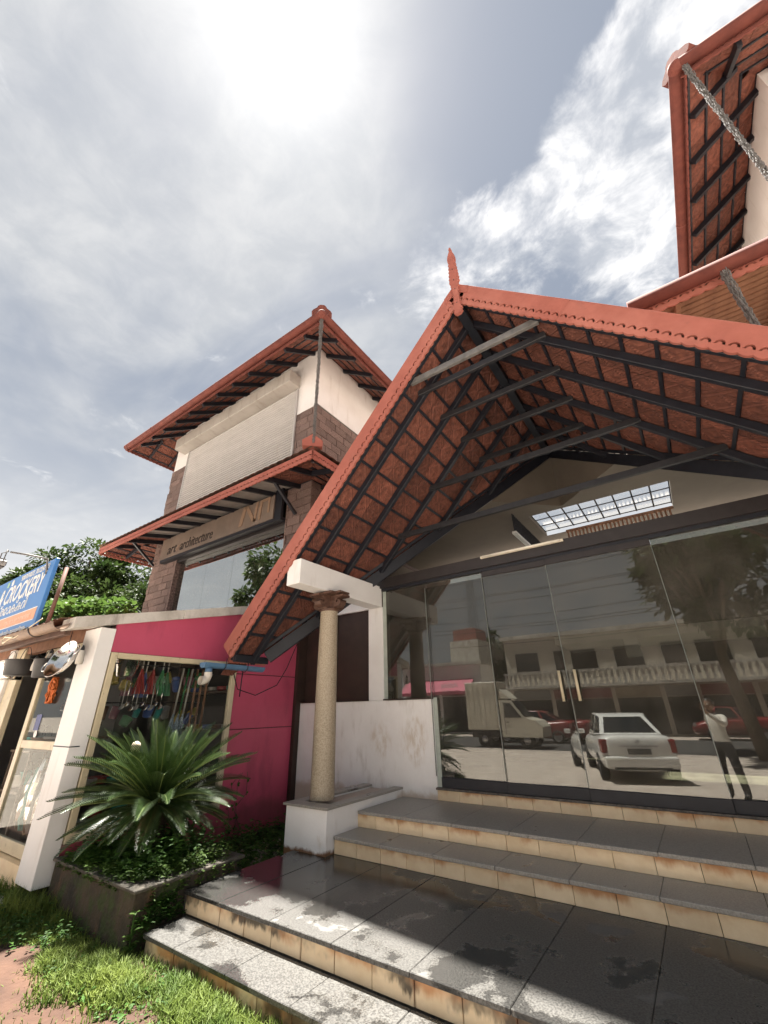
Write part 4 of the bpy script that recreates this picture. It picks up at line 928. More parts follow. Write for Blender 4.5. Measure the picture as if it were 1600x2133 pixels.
corr_roof('roof_tiles', RS, ((sx0, sy + .02, sz + .05), (sx1, sy + .02, sz + .05), (sx1, SYB, swz + .22), (sx0, SYB, swz + .22)), M_clay)
chain('rain_chain', (1.37, sy - .02, sz - .04), (1.38, sy - .02, 4.35), 'short dark rain chain hanging below the slatted roof gutter', .06, .04)
# ================================================================== the crockery shop at the left
ORD = ['first', 'second', 'third', 'fourth', 'fifth', 'sixth', 'seventh', 'eighth', 'ninth', 'tenth', 'eleventh']
shop = thing('crockery_shop', (-7.4, 3.6, GZ), 'low magenta clad crockery shop with cream framed windows', 'building')
PX = -5.66
def cop_z(y): return 2.265 + (y - 1.937) * .226       # underside of the sloping coping
# magenta panels on the side wall
def slope_panel(nm, y0, y1, z0, zt0, zt1, mat, x0=PX - .02, x1=PX, parent=shop):
    V = [(x0, y0, z0), (x1, y0, z0), (x1, y1, z0), (x0, y1, z0), (x0, y0, zt0), (x1, y0, zt0), (x1, y1, zt1), (x0, y1, zt1)]
    return obj(nm, mesh(nm, V, BF, mat), parent)
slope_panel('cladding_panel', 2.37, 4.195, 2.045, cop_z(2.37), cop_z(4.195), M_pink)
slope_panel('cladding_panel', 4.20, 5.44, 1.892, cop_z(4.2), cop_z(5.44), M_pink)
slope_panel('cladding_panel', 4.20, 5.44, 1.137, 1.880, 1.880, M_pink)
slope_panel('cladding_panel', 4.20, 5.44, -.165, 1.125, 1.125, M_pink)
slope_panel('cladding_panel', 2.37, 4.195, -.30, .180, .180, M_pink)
slope_panel('backing_wall', 4.2, 5.44, -.30, cop_z(4.2), cop_z(5.44), M_mortar, PX - .16, PX - .022)
slope_panel('backing_wall', 2.37, 4.2, 2.06, cop_z(2.37), cop_z(4.2), M_mortar, PX - .16, PX - .022)
slope_panel('backing_wall', 2.37, 4.2, -.32, .175, .175, M_mortar, PX - .16, PX - .022)
slope_panel('foundation', 2.3, 5.45, GZ - .02, -.17, -.17, M_moss, PX - .16, PX + .03)
# coping
for y0, y1 in ((1.90, 3.17), (3.18, 4.35), (4.36, 5.5)):
    slope_panel('coping', y0, y1, 0, 0, 0, M_concrete); o_ = bpy.data.objects[-1] if False else None
for ob in list(shop.children):
    if ob.name.startswith('coping'):
        ys = [v.co.y for v in ob.data.vertices]; y0, y1 = min(ys), max(ys)
        for i, v in enumerate(ob.data.vertices):
            v.co.x = PX - .30 if i in (0, 3, 4, 7) else PX + .05
            v.co.z = cop_z(v.co.y) + (0 if i < 4 else .125)
# side window
wf = [('frame', PX - .05, PX + .02, 2.385, 2.455, .185, 2.04), ('frame', PX - .05, PX + .02, 4.115, 4.185, .185, 2.04), ('frame', PX - .05, PX + .02, 2.456, 4.114, 1.975, 2.04), ('frame', PX - .05, PX + .02, 2.456, 4.114, .185, .27)]
win = box('window_glass', PX - .035, PX - .027, 2.456, 4.114, .27, 1.975, G_shop, shop)
for nm, *b in wf: box(nm, *b, M_cream, win, .004)
# corner pier, white
pier = box('corner_pier', -6.06, PX + .01, 2.20, 2.372, -.13, 2.31, M_whiteC, shop, .004)
box('pier_groove', -6.063, PX + .013, 2.197, 2.3, 1.052, 1.062, M_steel, pier); box('pier_foot', -6.0, PX - .03, 2.23, 2.36, GZ - .02, -.13, M_moss, shop)
# front: cream aluminium doors
FY = 2.28
box('front_post', -6.20, -6.07, FY - .02, FY + .05, -.02, 2.30, M_cream, shop, .004)
dl = thing('shop_door', (-6.8, FY, 0), 'cream framed glass shop door beside the white corner pier', 'door')
for b in ((-7.42, -7.30, 0.0, 2.20), (-6.27, -6.205, 0.0, 2.20)): box('stile', b[0], b[1], FY, FY + .045, b[2], b[3], M_cream, dl, .004)
for b in ((.0, .12), (1.0, 1.09), (2.12, 2.20)): box('rail', -7.298, -6.272, FY + .003, FY + .042, b[0], b[1], M_cream, dl, .004)
box('glass_pane', -7.298, -6.272, FY + .018, FY + .024, .121, .999, G_shop, dl); box('glass_pane', -7.298, -6.272, FY + .018, FY + .024, 1.091, 2.119, G_shop, dl)
box('front_post', -8.75, -8.55, FY - .06, FY + .05, -.1, 2.3, M_whiteC, shop, .004); box('front_post', -8.54, -8.20, FY - .02, FY + .05, -.02, 2.3, M_cream, shop, .004)
box('front_head', -11.5, -6.07, FY - .0, FY + .1, 2.21, 2.42, M_woodB, shop)
box('front_sill', -11.5, -6.07, FY - .06, FY + .4, GZ - .02, -.01, M_riser, shop)
box('front_wall', -11.5, -8.76, FY, FY + .1, -.0, 2.2, M_whiteC, shop)
# interior shell
box('shop_floor', -11.5, PX - .16, FY + .1, 5.44, GZ, .0, M_int, shop); box('shop_back', -11.5, PX - .16, 5.30, 5.44, .0, 2.9, plain('dark_shelf_back', (.05, .045, .04)), shop)
box('shop_end', -11.6, -11.5, FY, 5.44, GZ, 2.9, M_whiteC, shop)
# lean-to roof, tiles above and timber below
corr_roof('roof_tiles', shop, ((-11.6, 1.86, 2.34), (PX - .28, 1.86, 2.34), (PX - .28, 5.45, 3.16), (-11.6, 5.45, 3.16)), M_clay)
obj('roof_lining', mesh('roof_lining', [(-11.6, 1.90, 2.31), (PX - .30, 1.90, 2.31), (PX - .30, 5.44, 3.10), (-11.6, 5.44, 3.10)], [(0, 1, 2, 3)], M_woodB), shop)
for k in range(5): yy = 1.98 + k * .75; bar('purlin', (-11.5, yy, 2.30 + (yy - 1.9) * .223), (PX - .31, yy, 2.30 + (yy - 1.9) * .223), .07, .09, M_wood, shop, top=True)
gp = thing('shop_gutter', (-8.4, 1.86, 2.28), 'weathered brown pipe gutter along the shop eave below the blue board', 'gutter')
half_round((-11.6, 1.80, 2.33), (PX - .02, 1.80, 2.315), .085, plain('brown_gutter', (.26, .17, .11), .6, var=.5, scale=5), 'trough', gp)
for xx in (-6.4, -7.9, -9.4): tube('strap', [(xx, 1.80 + .094 * math.cos(a), 2.325 + .094 * math.sin(a)) for a in [math.pi + math.pi * k / 10 for k in range(11)]], .008, M_steel, gp, 6)

# ---- the blue board on the roof
bd = thing('shop_signboard', (-8.2, 1.9, 2.36), 'blue crockery shop signboard with white lettering and orange band on the shop roof', 'sign')
BX1, BX0, BY = -6.95, -10.2, 1.90
M_bb = plain('blue_sign_vinyl', (.055, .20, .50), .35, var=.9, scale=2); M_or = plain('orange_sign_band', (.70, .34, .20), .4, var=.9)
box('panel', BX0, BX1, BY, BY + .05, 2.375, 3.385, M_bb, bd, .006)
box('band', BX0 + .02, BX1 - .10, BY - .003, BY - .001, 2.545, 2.70, M_or, bd); box('band_edge', BX0 + .02, BX1 - .09, BY - .0025, BY - .001, 2.70, 2.712, M_txtW, bd); box('band_edge', BX0 + .02, BX1 - .12, BY - .0025, BY - .001, 2.533, 2.545, M_txtW, bd)
def lets(body, size, x, z, sx=1.0, shear=0.0, align='RIGHT', mat=M_txtW, off=0.0): return obj('lettering', text_me('lettering', body, size, mat, .002, shear, sx, align, 1.0, off), bd, front_m(x, BY - .003, z))
lets('EL & CROCKERY', .40, BX1 - .23, 2.955, .74, .22, off=.006)
lets('9207074077, 7012247983', .115, BX1 - .16, 3.265, .90)
obj('phone_mark', poly_me('phone_mark', [(.05 * math.cos(a), .05 * math.sin(a)) for a in [k * math.pi / 8 for k in range(16)]], .003, M_txtW), bd, front_m(BX1 - 1.62, BY - .001, 3.30))
obj('phone_mark', poly_me('phone_mark', [(-.05, -.045), (.05, -.045), (.05, .045), (-.05, .045)], .003, plain('pale_green_mark', (.35, .55, .38))), bd, front_m(BX1 - 1.82, BY - .001, 3.30))
lets('& ക്രോക്കറി', .22, BX1 - .62, 2.765, 1.0, .1)
lets('ഗൃഹോപകരണങ്ങൾ', .095, BX1 - .26, 2.585, 1.0, .1, mat=plain('pale_lettering', (.78, .58, .48)))
lets('എല്ലാവിധ സാധനങ്ങളും', .085, BX1 - .30, 2.43, 1.0)
post = tube('post', [(BX1 + .05, BY + .12, 2.25), (BX1 + .06, BY + .14, 3.26)], .025, plain('rusty_steel', (.16, .08, .06), .7), bd, 8)
tube('post', [(-9.6, BY + .12, 2.25), (-9.6, BY + .14, 3.3)], .025, MATS['rusty_steel'], bd, 8)
lampo = thing('sign_floodlight', (-7.6, 1.6, 3.4), 'small floodlight on a grey arm reaching out over the blue signboard', 'lamp')
tube('arm', [(-7.16, 1.90, 3.18), (-7.16, 1.86, 3.40), (-7.24, 1.66, 3.42), (-7.33, 1.47, 3.43)], .014, M_steelG, lampo, 8)
lh = box('housing', -7.43, -7.23, 1.36, 1.46, 3.20, 3.28, plain('lamp_housing_grey', (.30, .30, .29), .5), lampo, .012)
box('lens', -7.42, -7.24, 1.37, 1.45, 3.188, 3.199, M_blk, lampo); box('fin', -7.41, -7.25, 1.38, 1.44, 3.281, 3.30, M_steelG, lampo)
tube('yoke', [(-7.44, 1.41, 3.24), (-7.445, 1.41, 3.42), (-7.33, 1.45, 3.43), (-7.215, 1.41, 3.42), (-7.22, 1.41, 3.24)], .007, M_steelG, lampo, 6)
tag(tube('sign_cable', [(-7.0, 1.86, 2.42), (-6.9, 1.78, 2.36), (-6.98, 1.70, 2.24), (-7.10, 1.69, 2.20), (-7.16, 1.69, 2.25), (-7.10, 1.69, 2.28), (-6.85, 1.72, 2.25), (-6.6, 1.75, 2.33), (-6.35, 1.80, 2.44)], .007, M_cream, None, 6), 'pale loop of cable hanging from the corner of the blue signboard', 'cable')

# ---- goods hanging below the eave
def hook(parent, x, y, z0, z1): tube('hook', [(x, y, z1), (x, y, z0 + .03), (x + .02, y, z0), (x + .04, y, z0 + .02)], .004, M_steel, parent, 5)
kar = thing('wok', (-6.0, 2.0, 1.95), 'big shiny steel wok with loop handles hanging under the shop eave', 'pan')
km = frame_m((-6.0, 2.0, 1.965), Vector((.80, -.1, .42)), Vector((-.25, -.62, .74)).normalized(), Vector((.80, -.1, .42)).cross(Vector((-.25, -.62, .74))))
zk = Vector((.145, -.928, .342)).normalized(); xk = Vector((.89, 0, .46)); xk = (xk - zk * xk.dot(zk)).normalized(); km = frame_m((-6.0, 2.0, 1.965), xk, zk.cross(xk), zk) @ Matrix.Diagonal((.74, .74, .74, 1))
obj('bowl', lathe_me('bowl', [(.295, .006), (.30, 0), (.285, -.012), (.25, -.06), (.19, -.105), (.10, -.128), (.001, -.132), (.001, -.126), (.10, -.121), (.185, -.098), (.243, -.055), (.28, -.005), (.295, .006)], M_inox, 40), kar, km)
for sx in (-1, 1):
    pts = [km @ Vector((sx * (.29 + .075 * math.sin(a)), .075 * math.cos(a), .0)) for a in [k * math.pi / 8 for k in range(9)]]
    tube('handle', pts, .009, M_inox, kar, 8)
hook(kar, -5.77, 1.96, 2.09, 2.24)
def pot(name, x, y, z, r0, r1, h, mat, label, cat, tilt=(0, 0)):
    t = thing(name, (x, y, z), label, cat)
    m = Matrix.Translation((x, y, z)) @ Euler((tilt[0], tilt[1], 0)).to_matrix().to_4x4()
    obj('body', lathe_me('body', [(.001, 0), (r0, 0), (r0 + .004, .01), (r1, h), (r1 + .012, h + .004), (r1 + .006, h + .012), (r1 - .006, h), (r0 - .006, .012), (.001, .012)], mat, 24), t, m)
    tube('handle', [m @ Vector((r1 * math.cos(a), 0, h + .9 * r1 * math.sin(a))) for a in [k * math.pi / 10 for k in range(11)]], .004, M_steel, t, 5); return t
pot('black_bucket', -6.46, 2.02, 1.78, .105, .13, .20, M_blk, 'small black bucket hanging next to the steel wok', 'bucket')
pot('black_basin', -7.20, 2.0, 1.84, .17, .195, .18, M_blk, 'wide black tub hanging at the shop entrance', 'tub')
pot('aluminium_pot', -7.75, 2.0, 1.82, .18, .19, .20, M_inox, 'dented aluminium pot hanging at the left edge of the photo', 'pot')
for i, (x, z) in enumerate(((-6.93, 1.98), (-6.50, 2.01), (-5.60, 1.97))):
    t = thing('plastic_brush', (x, 2.05, z - .1), ('white tapered brush with black cap between the two black tubs', 'white tapered brush with black cap above the black bucket', 'white tapered brush with black cap right of the wok')[i], 'brush', 'brushes hanging under the eave')
    obj('bristles', lathe_me('bristles', [(.001, -.09), (.036, -.09), (.040, -.05), (.030, .03), (.020, .06)], plain('brush_bristle', (.55, .52, .46), .8), 14), t, Matrix.Translation((x, 2.05, z)))
    obj('cap', lathe_me('cap', [(.022, .055), (.020, .08), (.006, .11), (.001, .115)], M_blk, 14), t, Matrix.Translation((x, 2.05, z)))
t = thing('rope_coil', (-6.78, 2.25, 1.6), 'bundle of orange rope hanging in the shop doorway', 'rope')
parts = []
for k in range(9):
    rr = random.Random(k); a0 = rr.uniform(-.02, .02)
    parts.append(tube_geo([(-6.78 + (.07 + a0) * math.cos(a) + rr.uniform(-.01, .01), 2.27 + rr.uniform(-.03, .03), 1.66 + .15 * math.sin(a)) for a in [j * math.pi / 8 for j in range(17)]], .010, 5, False))
obj('coil', mesh('coil', *join_geo(parts), plain('orange_rope', (.55, .14, .03), .7), True), t)

# ---- goods seen through the side window and doorway
random.seed(21)
GC = [('red_ware', (.36, .03, .03)), ('green_ware', (.03, .20, .07)), ('blue_ware', (.05, .11, .34)), ('white_ware', (.48, .46, .43)), ('yellow_ware', (.34, .26, .05)), ('grey_ware', (.2, .2, .2)), ('brown_ware', (.2, .11, .06)), ('teal_ware', (.03, .28, .26)), ('pink_ware', (.34, .13, .17))]
GM = {k: plain(k, c, .4) for k, c in GC}
def shelf(y, z): return box('shelf', -8.2, -6.35, y, y + .32, z - .03, z, plain('shelf_board', (.16, .12, .09)), rack)
rack = thing('goods_rack', (-7.2, 4.8, 0), 'dark goods rack of three shelves deep inside the crockery shop', 'rack')
for z in (.5, 1.1, 1.7): shelf(4.75, z)
for x in (-8.2, -6.4): box('upright', x, x + .04, 4.75, 5.05, 0, 2.3, MATS['shelf_board'], rack)
def ladle(x, y, z, k, mat, label):
    t = thing('ladle', (x, y, z), label, 'ladle', 'ladles hanging in the side window')
    tube('handle', [(x, y, z + .30), (x, y, z + .02)], .006, mat, t, 6)
    obj('cup', lathe_me('cup', [(.001, -.03), (.025, -.022), (.042, 0), (.040, 0), (.023, -.018), (.001, -.025)], mat, 12), t, Matrix.Translation((x, y, z)) @ Matrix.Rotation(R(50), 4, 'X'))
def plate_stack(x, y, z, mat, label):
    obj_ = tag(obj('plate_stack', lathe_me('plate_stack', [(.001, 0), (.06, 0), (.11, .02)] + [q for k in range(5) for q in ((.115, .022 + k * .012), (.108, .03 + k * .012))] + [(.06, .07), (.001, .068)], mat, 18), None, Matrix.Translation((x, y, z))), label, 'plates'); return obj_
def brush_bunch(x, y, z, col, label):
    t = thing('hand_broom', (x, y, z), label, 'broom', 'brooms and dusters hanging in the side window')
    tube('stick', [(x, y, z + .40), (x, y, z)], .010, GM['white_ware'], t, 6)
    parts = []
    for k in range(26):
        a, r = random.uniform(0, 6.28), random.uniform(.02, .085); parts.append(tube_geo([(x, y, z + .02), (x + r * .5 * math.cos(a), y + r * .5 * math.sin(a), z - .12), (x + r * math.cos(a), y + r * math.sin(a), z - .30)], .007, 4, False))
    obj('bristles', mesh('bristles', *join_geo(parts), GM[col], False), t)
bk = pot('steel_bucket', -6.05, 2.78, 1.80, .10, .15, .20, M_inox, 'steel bucket hanging behind the top left of the side window', 'bucket')
spots = [('red', -6.02, 2.97, 1.90), ('blue', -6.08, 3.06, 1.86), ('red', -6.05, 3.14, 1.90), ('green', -6.03, 3.26, 1.90), ('green', -6.08, 3.36, 1.88), ('pink', -6.15, 2.88, 1.88)]
nmz = ['left red', 'dark blue', 'right red', 'left green', 'right green', 'pink']
for (c, x, y, z), nn in zip(spots, nmz): brush_bunch(x, y, z, c + '_ware', f'{nn} plastic duster hanging behind the shop side window')
for i in range(9): ladle(-6.0 - .02 * (i % 2), 2.80 + i * .062, 1.45 + .03 * math.sin(i * 2), i, M_inox if i % 3 else GM['white_ware'], f'{"steel" if i % 3 else "white"} ladle, {ORD[i]} in the row hanging behind the side window')
for i, (c, y) in enumerate((('white_ware', 3.56), ('green_ware', 3.64), ('white_ware', 3.70))):
    t = thing('floor_mop', (-6.02, y, .6), ('left of three mops with white stick behind the window', 'green handled mop in the middle of the window bundle', 'right mop with white stick behind the window')[i], 'mop', 'mops bundled behind the side window')
    tube('stick', [(-6.02, y, 1.95), (-6.05, y - .02, 1.35)], .013, GM[c], t, 8)
    parts = []
    for k in range(40):
        a, r = random.uniform(0, 6.28), random.uniform(.01, .07); parts.append(tube_geo([(-6.05, y - .02, 1.38), (-6.05 + r * .6 * math.cos(a), y - .04 + r * .6 * math.sin(a), 1.15), (-6.06 + r * math.cos(a), y - .08 + r * math.sin(a), .75)], .008, 4, False))
    obj('mop_head', mesh('mop_head', *join_geo(parts), plain('speckled_mop_yarn', (.45, .55, .62), .9, var=.25, scale=40), False), t)
for i in range(3):
    xx, yy = -6.05, 3.80 + i * .09; t = thing('wooden_handle', (xx, yy, 1.3), ('first', 'second', 'third')[i] + ' wooden tool handle leaning at the right of the side window', 'tool handle', 'tool handles in the window'); tube('shaft', [(xx, yy, 1.96), (xx - .05, yy + .03, 1.1)], .016, M_woodB, t, 8); obj('collar', lathe_me('collar', [(.018, 0), (.022, .03), (.018, .06)], M_steel, 10), t, Matrix.Translation((xx - .01, yy + .005, 1.80)))
cs = ['white_ware', 'red_ware', 'teal_ware', 'grey_ware', 'yellow_ware', 'blue_ware', 'brown_ware']
lab = ['bottom', 'middle', 'top']
for j, z in enumerate((.5, 1.1, 1.7)):
    for i in range(6):
        x = -8.0 + i * .27; plate_stack(x, 4.9, z, GM[cs[(i + 2 * j) % 7]], f'{cs[(i + 2 * j) % 7].split("_")[0]} plate stack, {ORD[i]} from the left on the {lab[j]} rack shelf')
# low clutter just inside the window and the glass door
def can(x, y, z, r, h, mat, label, cat='container'):
    t = thing('storage_jar', (x, y, z), label, cat)
    obj('body', lathe_me('body', [(.001, 0), (r * .9, 0), (r, .02), (r, h * .8), (r * .8, h * .9)], mat, 16), t, Matrix.Translation((x, y, z))); obj('lid', lathe_me('lid', [(r * .84, h * .88), (r * .86, h), (.001, h + .01)], GM['white_ware'], 16), t, Matrix.Translation((x, y, z)))
for i in range(7): can(-6.0 - .12 * (i % 2), 2.62 + i * .21, .02, .085, .30 + .08 * (i % 3), GM[cs[i]], f'{cs[i].split("_")[0]} storage jar on the floor behind the side window, {ORD[i]} from the pier')
for i in range(4): can(-7.15 + i * .24, 2.62, .02, .10, .42 + .1 * (i % 2), (M_inox, GM['grey_ware'], M_inox, GM['teal_ware'])[i], ('polished tall canister', 'grey plastic canister', 'second polished canister', 'teal canister')[i] + ' standing behind the glass shop door')
for i in range(4): pot('steel_pot', -7.05 + i * .23, 2.66, 1.12 + .0 * i, .07, .10, .12, M_inox, ('first', 'second', 'third', 'fourth')[i] + ' small steel pot on the rail shelf behind the glass door', 'pot')
box_sh = tag(box('display_shelf', -7.28, -6.25, 2.5, 2.85, 1.09, 1.115, MATS['shelf_board']), 'thin display shelf behind the glass shop door', 'shelf')
for i, (x, z, c) in enumerate(((-7.62, .95, 'brown_ware'), (-7.85, .95, 'teal_ware'), (-7.60, .55, 'teal_ware'), (-7.9, .5, 'white_ware'))): pot('basket', x, 2.65, z, .13, .17, .14, GM[c], ('brown cane basket on the entrance table', 'teal tub on the entrance table', 'teal plastic tub on the lower entrance shelf', 'white tub on the lower entrance shelf')[i], 'basket')
et = thing('entrance_table', (-7.8, 2.65, 0), 'dark stepped display table in the shop doorway', 'table')
box('top', -8.15, -7.45, 2.45, 2.9, .92, .945, MATS['shelf_board'], et); box('shelf', -8.15, -7.45, 2.45, 2.9, .46, .485, MATS['shelf_board'], et)
for x in (-8.13, -7.50):
    for y in (2.47, 2.86): box('leg', x, x + .03, y, y + .03, .0, .92, MATS['shelf_board'], et)
card = thing('price_card', (-6.98, 2.31, 1.2), 'blue price card with white disc taped inside the glass shop door', 'card')
box('sheet', -7.09, -6.93, 2.294, 2.297, 1.20, 1.38, plain('card_blue', (.05, .07, .22)), card); obj('disc', poly_me('disc', [(.05 * math.cos(a), .04 * math.sin(a)) for a in [k * math.pi / 8 for k in range(16)]], .002, M_txtW), card, front_m(-6.96, 2.291, 1.16))

# crowded hanging goods close behind the side window, and shelves of ware below
random.seed(33)
ORD = ['first', 'second', 'third', 'fourth', 'fifth', 'sixth', 'seventh', 'eighth', 'ninth', 'tenth', 'eleventh']
hn = ['scrub pad', 'plastic mug', 'strainer', 'basket', 'funnel', 'jug']
k = 0
rod = thing('hanging_rod', (-5.98, 3.3, 1.93), 'steel rod behind the window head carrying hooks', 'rod'); tube('shaft', [(-5.98, 2.5, 1.95), (-5.98, 4.1, 1.95)], .008, M_steel, rod, 8); tube('shaft', [(-6.3, 2.5, 1.5), (-6.3, 4.1, 1.5)], .008, M_steel, rod, 8)
for j in range(11):
    for r_ in range(2):
        y = 2.56 + j * .145 + random.uniform(-.02, .02); z = (1.70, 1.28)[r_] + random.uniform(-.06, .06); x = (-6.14, -6.30)[r_]; c = random.choice(list(GM)); h = random.choice((.10, .14, .18)); w = random.uniform(.045, .075)
        ob = obj('hanging_ware', lathe_me('hanging_ware', [(.001, 0), (w * .75, 0), (w * .85, .01), (w, h), (w * 1.08, h + .006), (w * .92, h), (w * .72, .012), (.001, .012)], GM[c], 14), None, Matrix.Translation((x, y, z)) @ Euler((random.uniform(-.5, .5), random.uniform(-.5, .5), 0)).to_matrix().to_4x4())
        tag(ob, f'{c.split("_")[0]} cup in the {("upper", "lower")[r_]} window row, {ORD[j]} from the white pier', 'ware', 'small wares hanging behind the side window')
low = thing('low_counter', (-6.15, 3.3, 0), 'low dark counter of two boards behind the side window', 'counter')
box('board', -6.45, -5.9, 2.5, 4.1, .60, .62, MATS['shelf_board'], low); box('board', -6.45, -5.9, 2.5, 4.1, .28, .30, MATS['shelf_board'], low)
for y in (2.5, 4.07): box('end', -6.45, -5.9, y, y + .03, .0, .60, MATS['shelf_board'], low)
for j in range(10):
    c = cs[j % 7]; plate_stack(-6.05 - .06 * (j % 2), 2.62 + j * .155, .62, GM[c], f'{c.split("_")[0]} plate stack on the low counter, {ORD[j]} from the pier')
# stock bundled behind the glass door
for j in range(8):
    x = -7.20 + j * .125; c = random.choice(list(GM)); z = .55 + .10 * (j % 3)
    t = thing('wrapped_bundle', (x, 2.50, .12), f'{("shiny", "dull")[j % 2]} bag of kitchen ware behind the door glass, {ORD[j]} from the left stile', 'bundle', 'bundles behind the glass door')
    q = random.Random(j); V = []; n_, m_ = 10, 7
    for b_ in range(m_):
        for a_ in range(n_):
            an_ = 2 * math.pi * a_ / n_; rr_ = .085 * math.sin(math.pi * (b_ + .6) / m_) ** .5 * q.uniform(.75, 1.2); V.append((x + rr_ * math.cos(an_), 2.50 + rr_ * math.sin(an_), .13 + (z) * b_ / (m_ - 1)))
    F = [(b_ * n_ + a_, b_ * n_ + (a_ + 1) % n_, (b_ + 1) * n_ + (a_ + 1) % n_, (b_ + 1) * n_ + a_) for b_ in range(m_ - 1) for a_ in range(n_)] + [tuple(range((m_ - 1) * n_, m_ * n_))]
    obj('bag', mesh('bag', V, F, M_inox if j % 2 == 0 else GM[c], False), t); tube('tie', [(x - .03, 2.47, .13 + z), (x, 2.47, .17 + z), (x + .03, 2.47, .13 + z)], .006, M_steel, t, 5)
for j in range(5):
    x = -7.15 + j * .20; pot('steel_pan', x, 2.70, 1.45 + .12 * (j % 2), .06, .10, .09, M_inox, f'steel pan hanging in the upper door glass, {ORD[j]} from the left stile', 'pan', (.9, .3))
# ================================================================== planter, cycad, weeds, grass, trees
pt = thing('concrete_planter', (-4.8, 2.85, GZ), 'mossy stained concrete planter box holding the cycad', 'planter')
PX0, PX1, PY0, PY1, PZ = -5.58, -4.05, 2.325, 3.34, .105
for a, b, c, d in ((PX0, PX1, PY0, PY0 + .13), (PX0, PX1, PY1 - .13, PY1), (PX0, PX0 + .13, PY0 + .13, PY1 - .13), (PX1 - .13, PX1, PY0 + .13, PY1 - .13)): box('side', a, b, c, d, GZ - .05, PZ - .025, M_moss, pt, .006)
for a, b, c, d in ((PX0 - .02, PX1 + .02, PY0 - .02, PY0 + .17), (PX0 - .02, PX1 + .02, PY1 - .17, PY1 + .02), (PX0 - .02, PX0 + .17, PY0 + .172, PY1 - .172), (PX1 - .17, PX1 + .02, PY0 + .172, PY1 - .172)): box('cap_stone', a, b, c, d, PZ - .024, PZ, M_mosscap, pt, .005)
box('soil', PX0 + .12, PX1 - .12, PY0 + .12, PY1 - .12, GZ, PZ - .04, M_soil, pt)

random.seed(11)
cy = thing('cycad', (-4.78, 2.86, .06), 'large dark green cycad with arching feathery fronds growing in the planter', 'plant')
CC = Vector((-4.90, 2.86, .50))
obj('trunk', lathe_me('trunk', [(.10, -.46), (.12, -.25), (.13, -.1), (.10, .02), (.05, .06), (.001, .07)], plain('dark_cycad_trunk', (.05, .035, .022), .95, var=.4, scale=30), 14), cy, Matrix.Translation(CC))
M_dead = plain('dry_brown_frond', (.20, .12, .055), .8)
def frond(az, el, L, droop, k, dead=False):
    """arching rachis with two ranks of narrow leaflets"""
    rr = random.Random(k * 13 + 5); d = Vector((math.cos(az), math.sin(az), 0)); pts = []; N = 26; p = CC + d * .05 + Vector((0, 0, .02)); e = el
    tw = rr.uniform(-.25, .25)
    for i in range(N + 1):
        pts.append(p.copy()); dirv = d * math.cos(e) + Vector((0, 0, math.sin(e))); p = p + dirv * (L / N); e -= droop / N * (0.4 + 1.2 * i / N)
    V, F = [], []; side0 = d.cross(Vector((0, 0, 1))).normalized()
    nl = 46
    for i in range(nl):
        t = .07 + .93 * i / (nl - 1); q = t * N; a = min(int(q), N - 1); f = q - a; c = pts[a].lerp(pts[a + 1], f); tg = (pts[a + 1] - pts[a]).normalized(); up = side0.cross(tg).normalized(); up = up if up.z > 0 else -up
        ll = .19 * math.sin(math.pi * (.16 + .80 * t)) ** .7 * (L / 1.05) * (1.0 if t < .93 else .75)
        for s in (-1, 1):
            sd = side0 * s; dirl = (sd * (.95 - .30 * t) + tg * (.34 + .50 * t) + up * (.42 + tw * s * .6)).normalized(); tip = c + dirl * ll * rr.uniform(.92, 1.06) - Vector((0, 0, .02 * ll / .2))
            wv = tg * .0052; o = len(V); mid = c + dirl * ll * .55 + up * .006
            V += [c - wv, c + wv, mid + wv * .95, mid - wv * .95, tip]; F += [(o, o + 1, o + 2, o + 3), (o + 3, o + 2, o + 4)]
    fr = obj('frond', mesh('frond', V, F, M_dead if dead else M_frond), cy)
    vs, fs = tube_geo(pts, .0075, 5, True, .0025); obj('rachis', mesh('rachis', vs, fs, M_rachis, True), fr)
k = 0
for ring, (n, el, L, dr) in enumerate(((15, -30, .52, .30), (19, -3, .74, .50), (22, 18, .90, .52), (23, 37, .96, .46), (19, 54, .92, .38), (13, 69, .78, .3), (7, 82, .48, .2))):
    for i in range(n):
        az = 2 * math.pi * (i + ring * .37) / n + random.uniform(-.12, .12)
        # keep fronds off the wall behind (wall at x = -5.66): shorten those
        Lk = L * random.uniform(.88, 1.08)
        if math.cos(az) < -.35: Lk = min(Lk, .74 / max(.3, -math.cos(az) * math.cos(R(el))))
        frond(az, R(el + random.uniform(-8, 8)), Lk, dr * random.uniform(.75, 1.4), k, ring == 0 and i % 4 == 1); k += 1
fl = lathe_me('flower_head', [(.001, .07), (.03, .062), (.05, .03), (.045, -.01), (.02, -.03)], plain('pale_cone', (.72, .60, .46), .8, var=.6, scale=40), 14)
obj('flower_head', fl, cy, Matrix.Translation((-5.08, 2.62, 1.03)) @ Matrix.Rotation(.4, 4, 'X'))

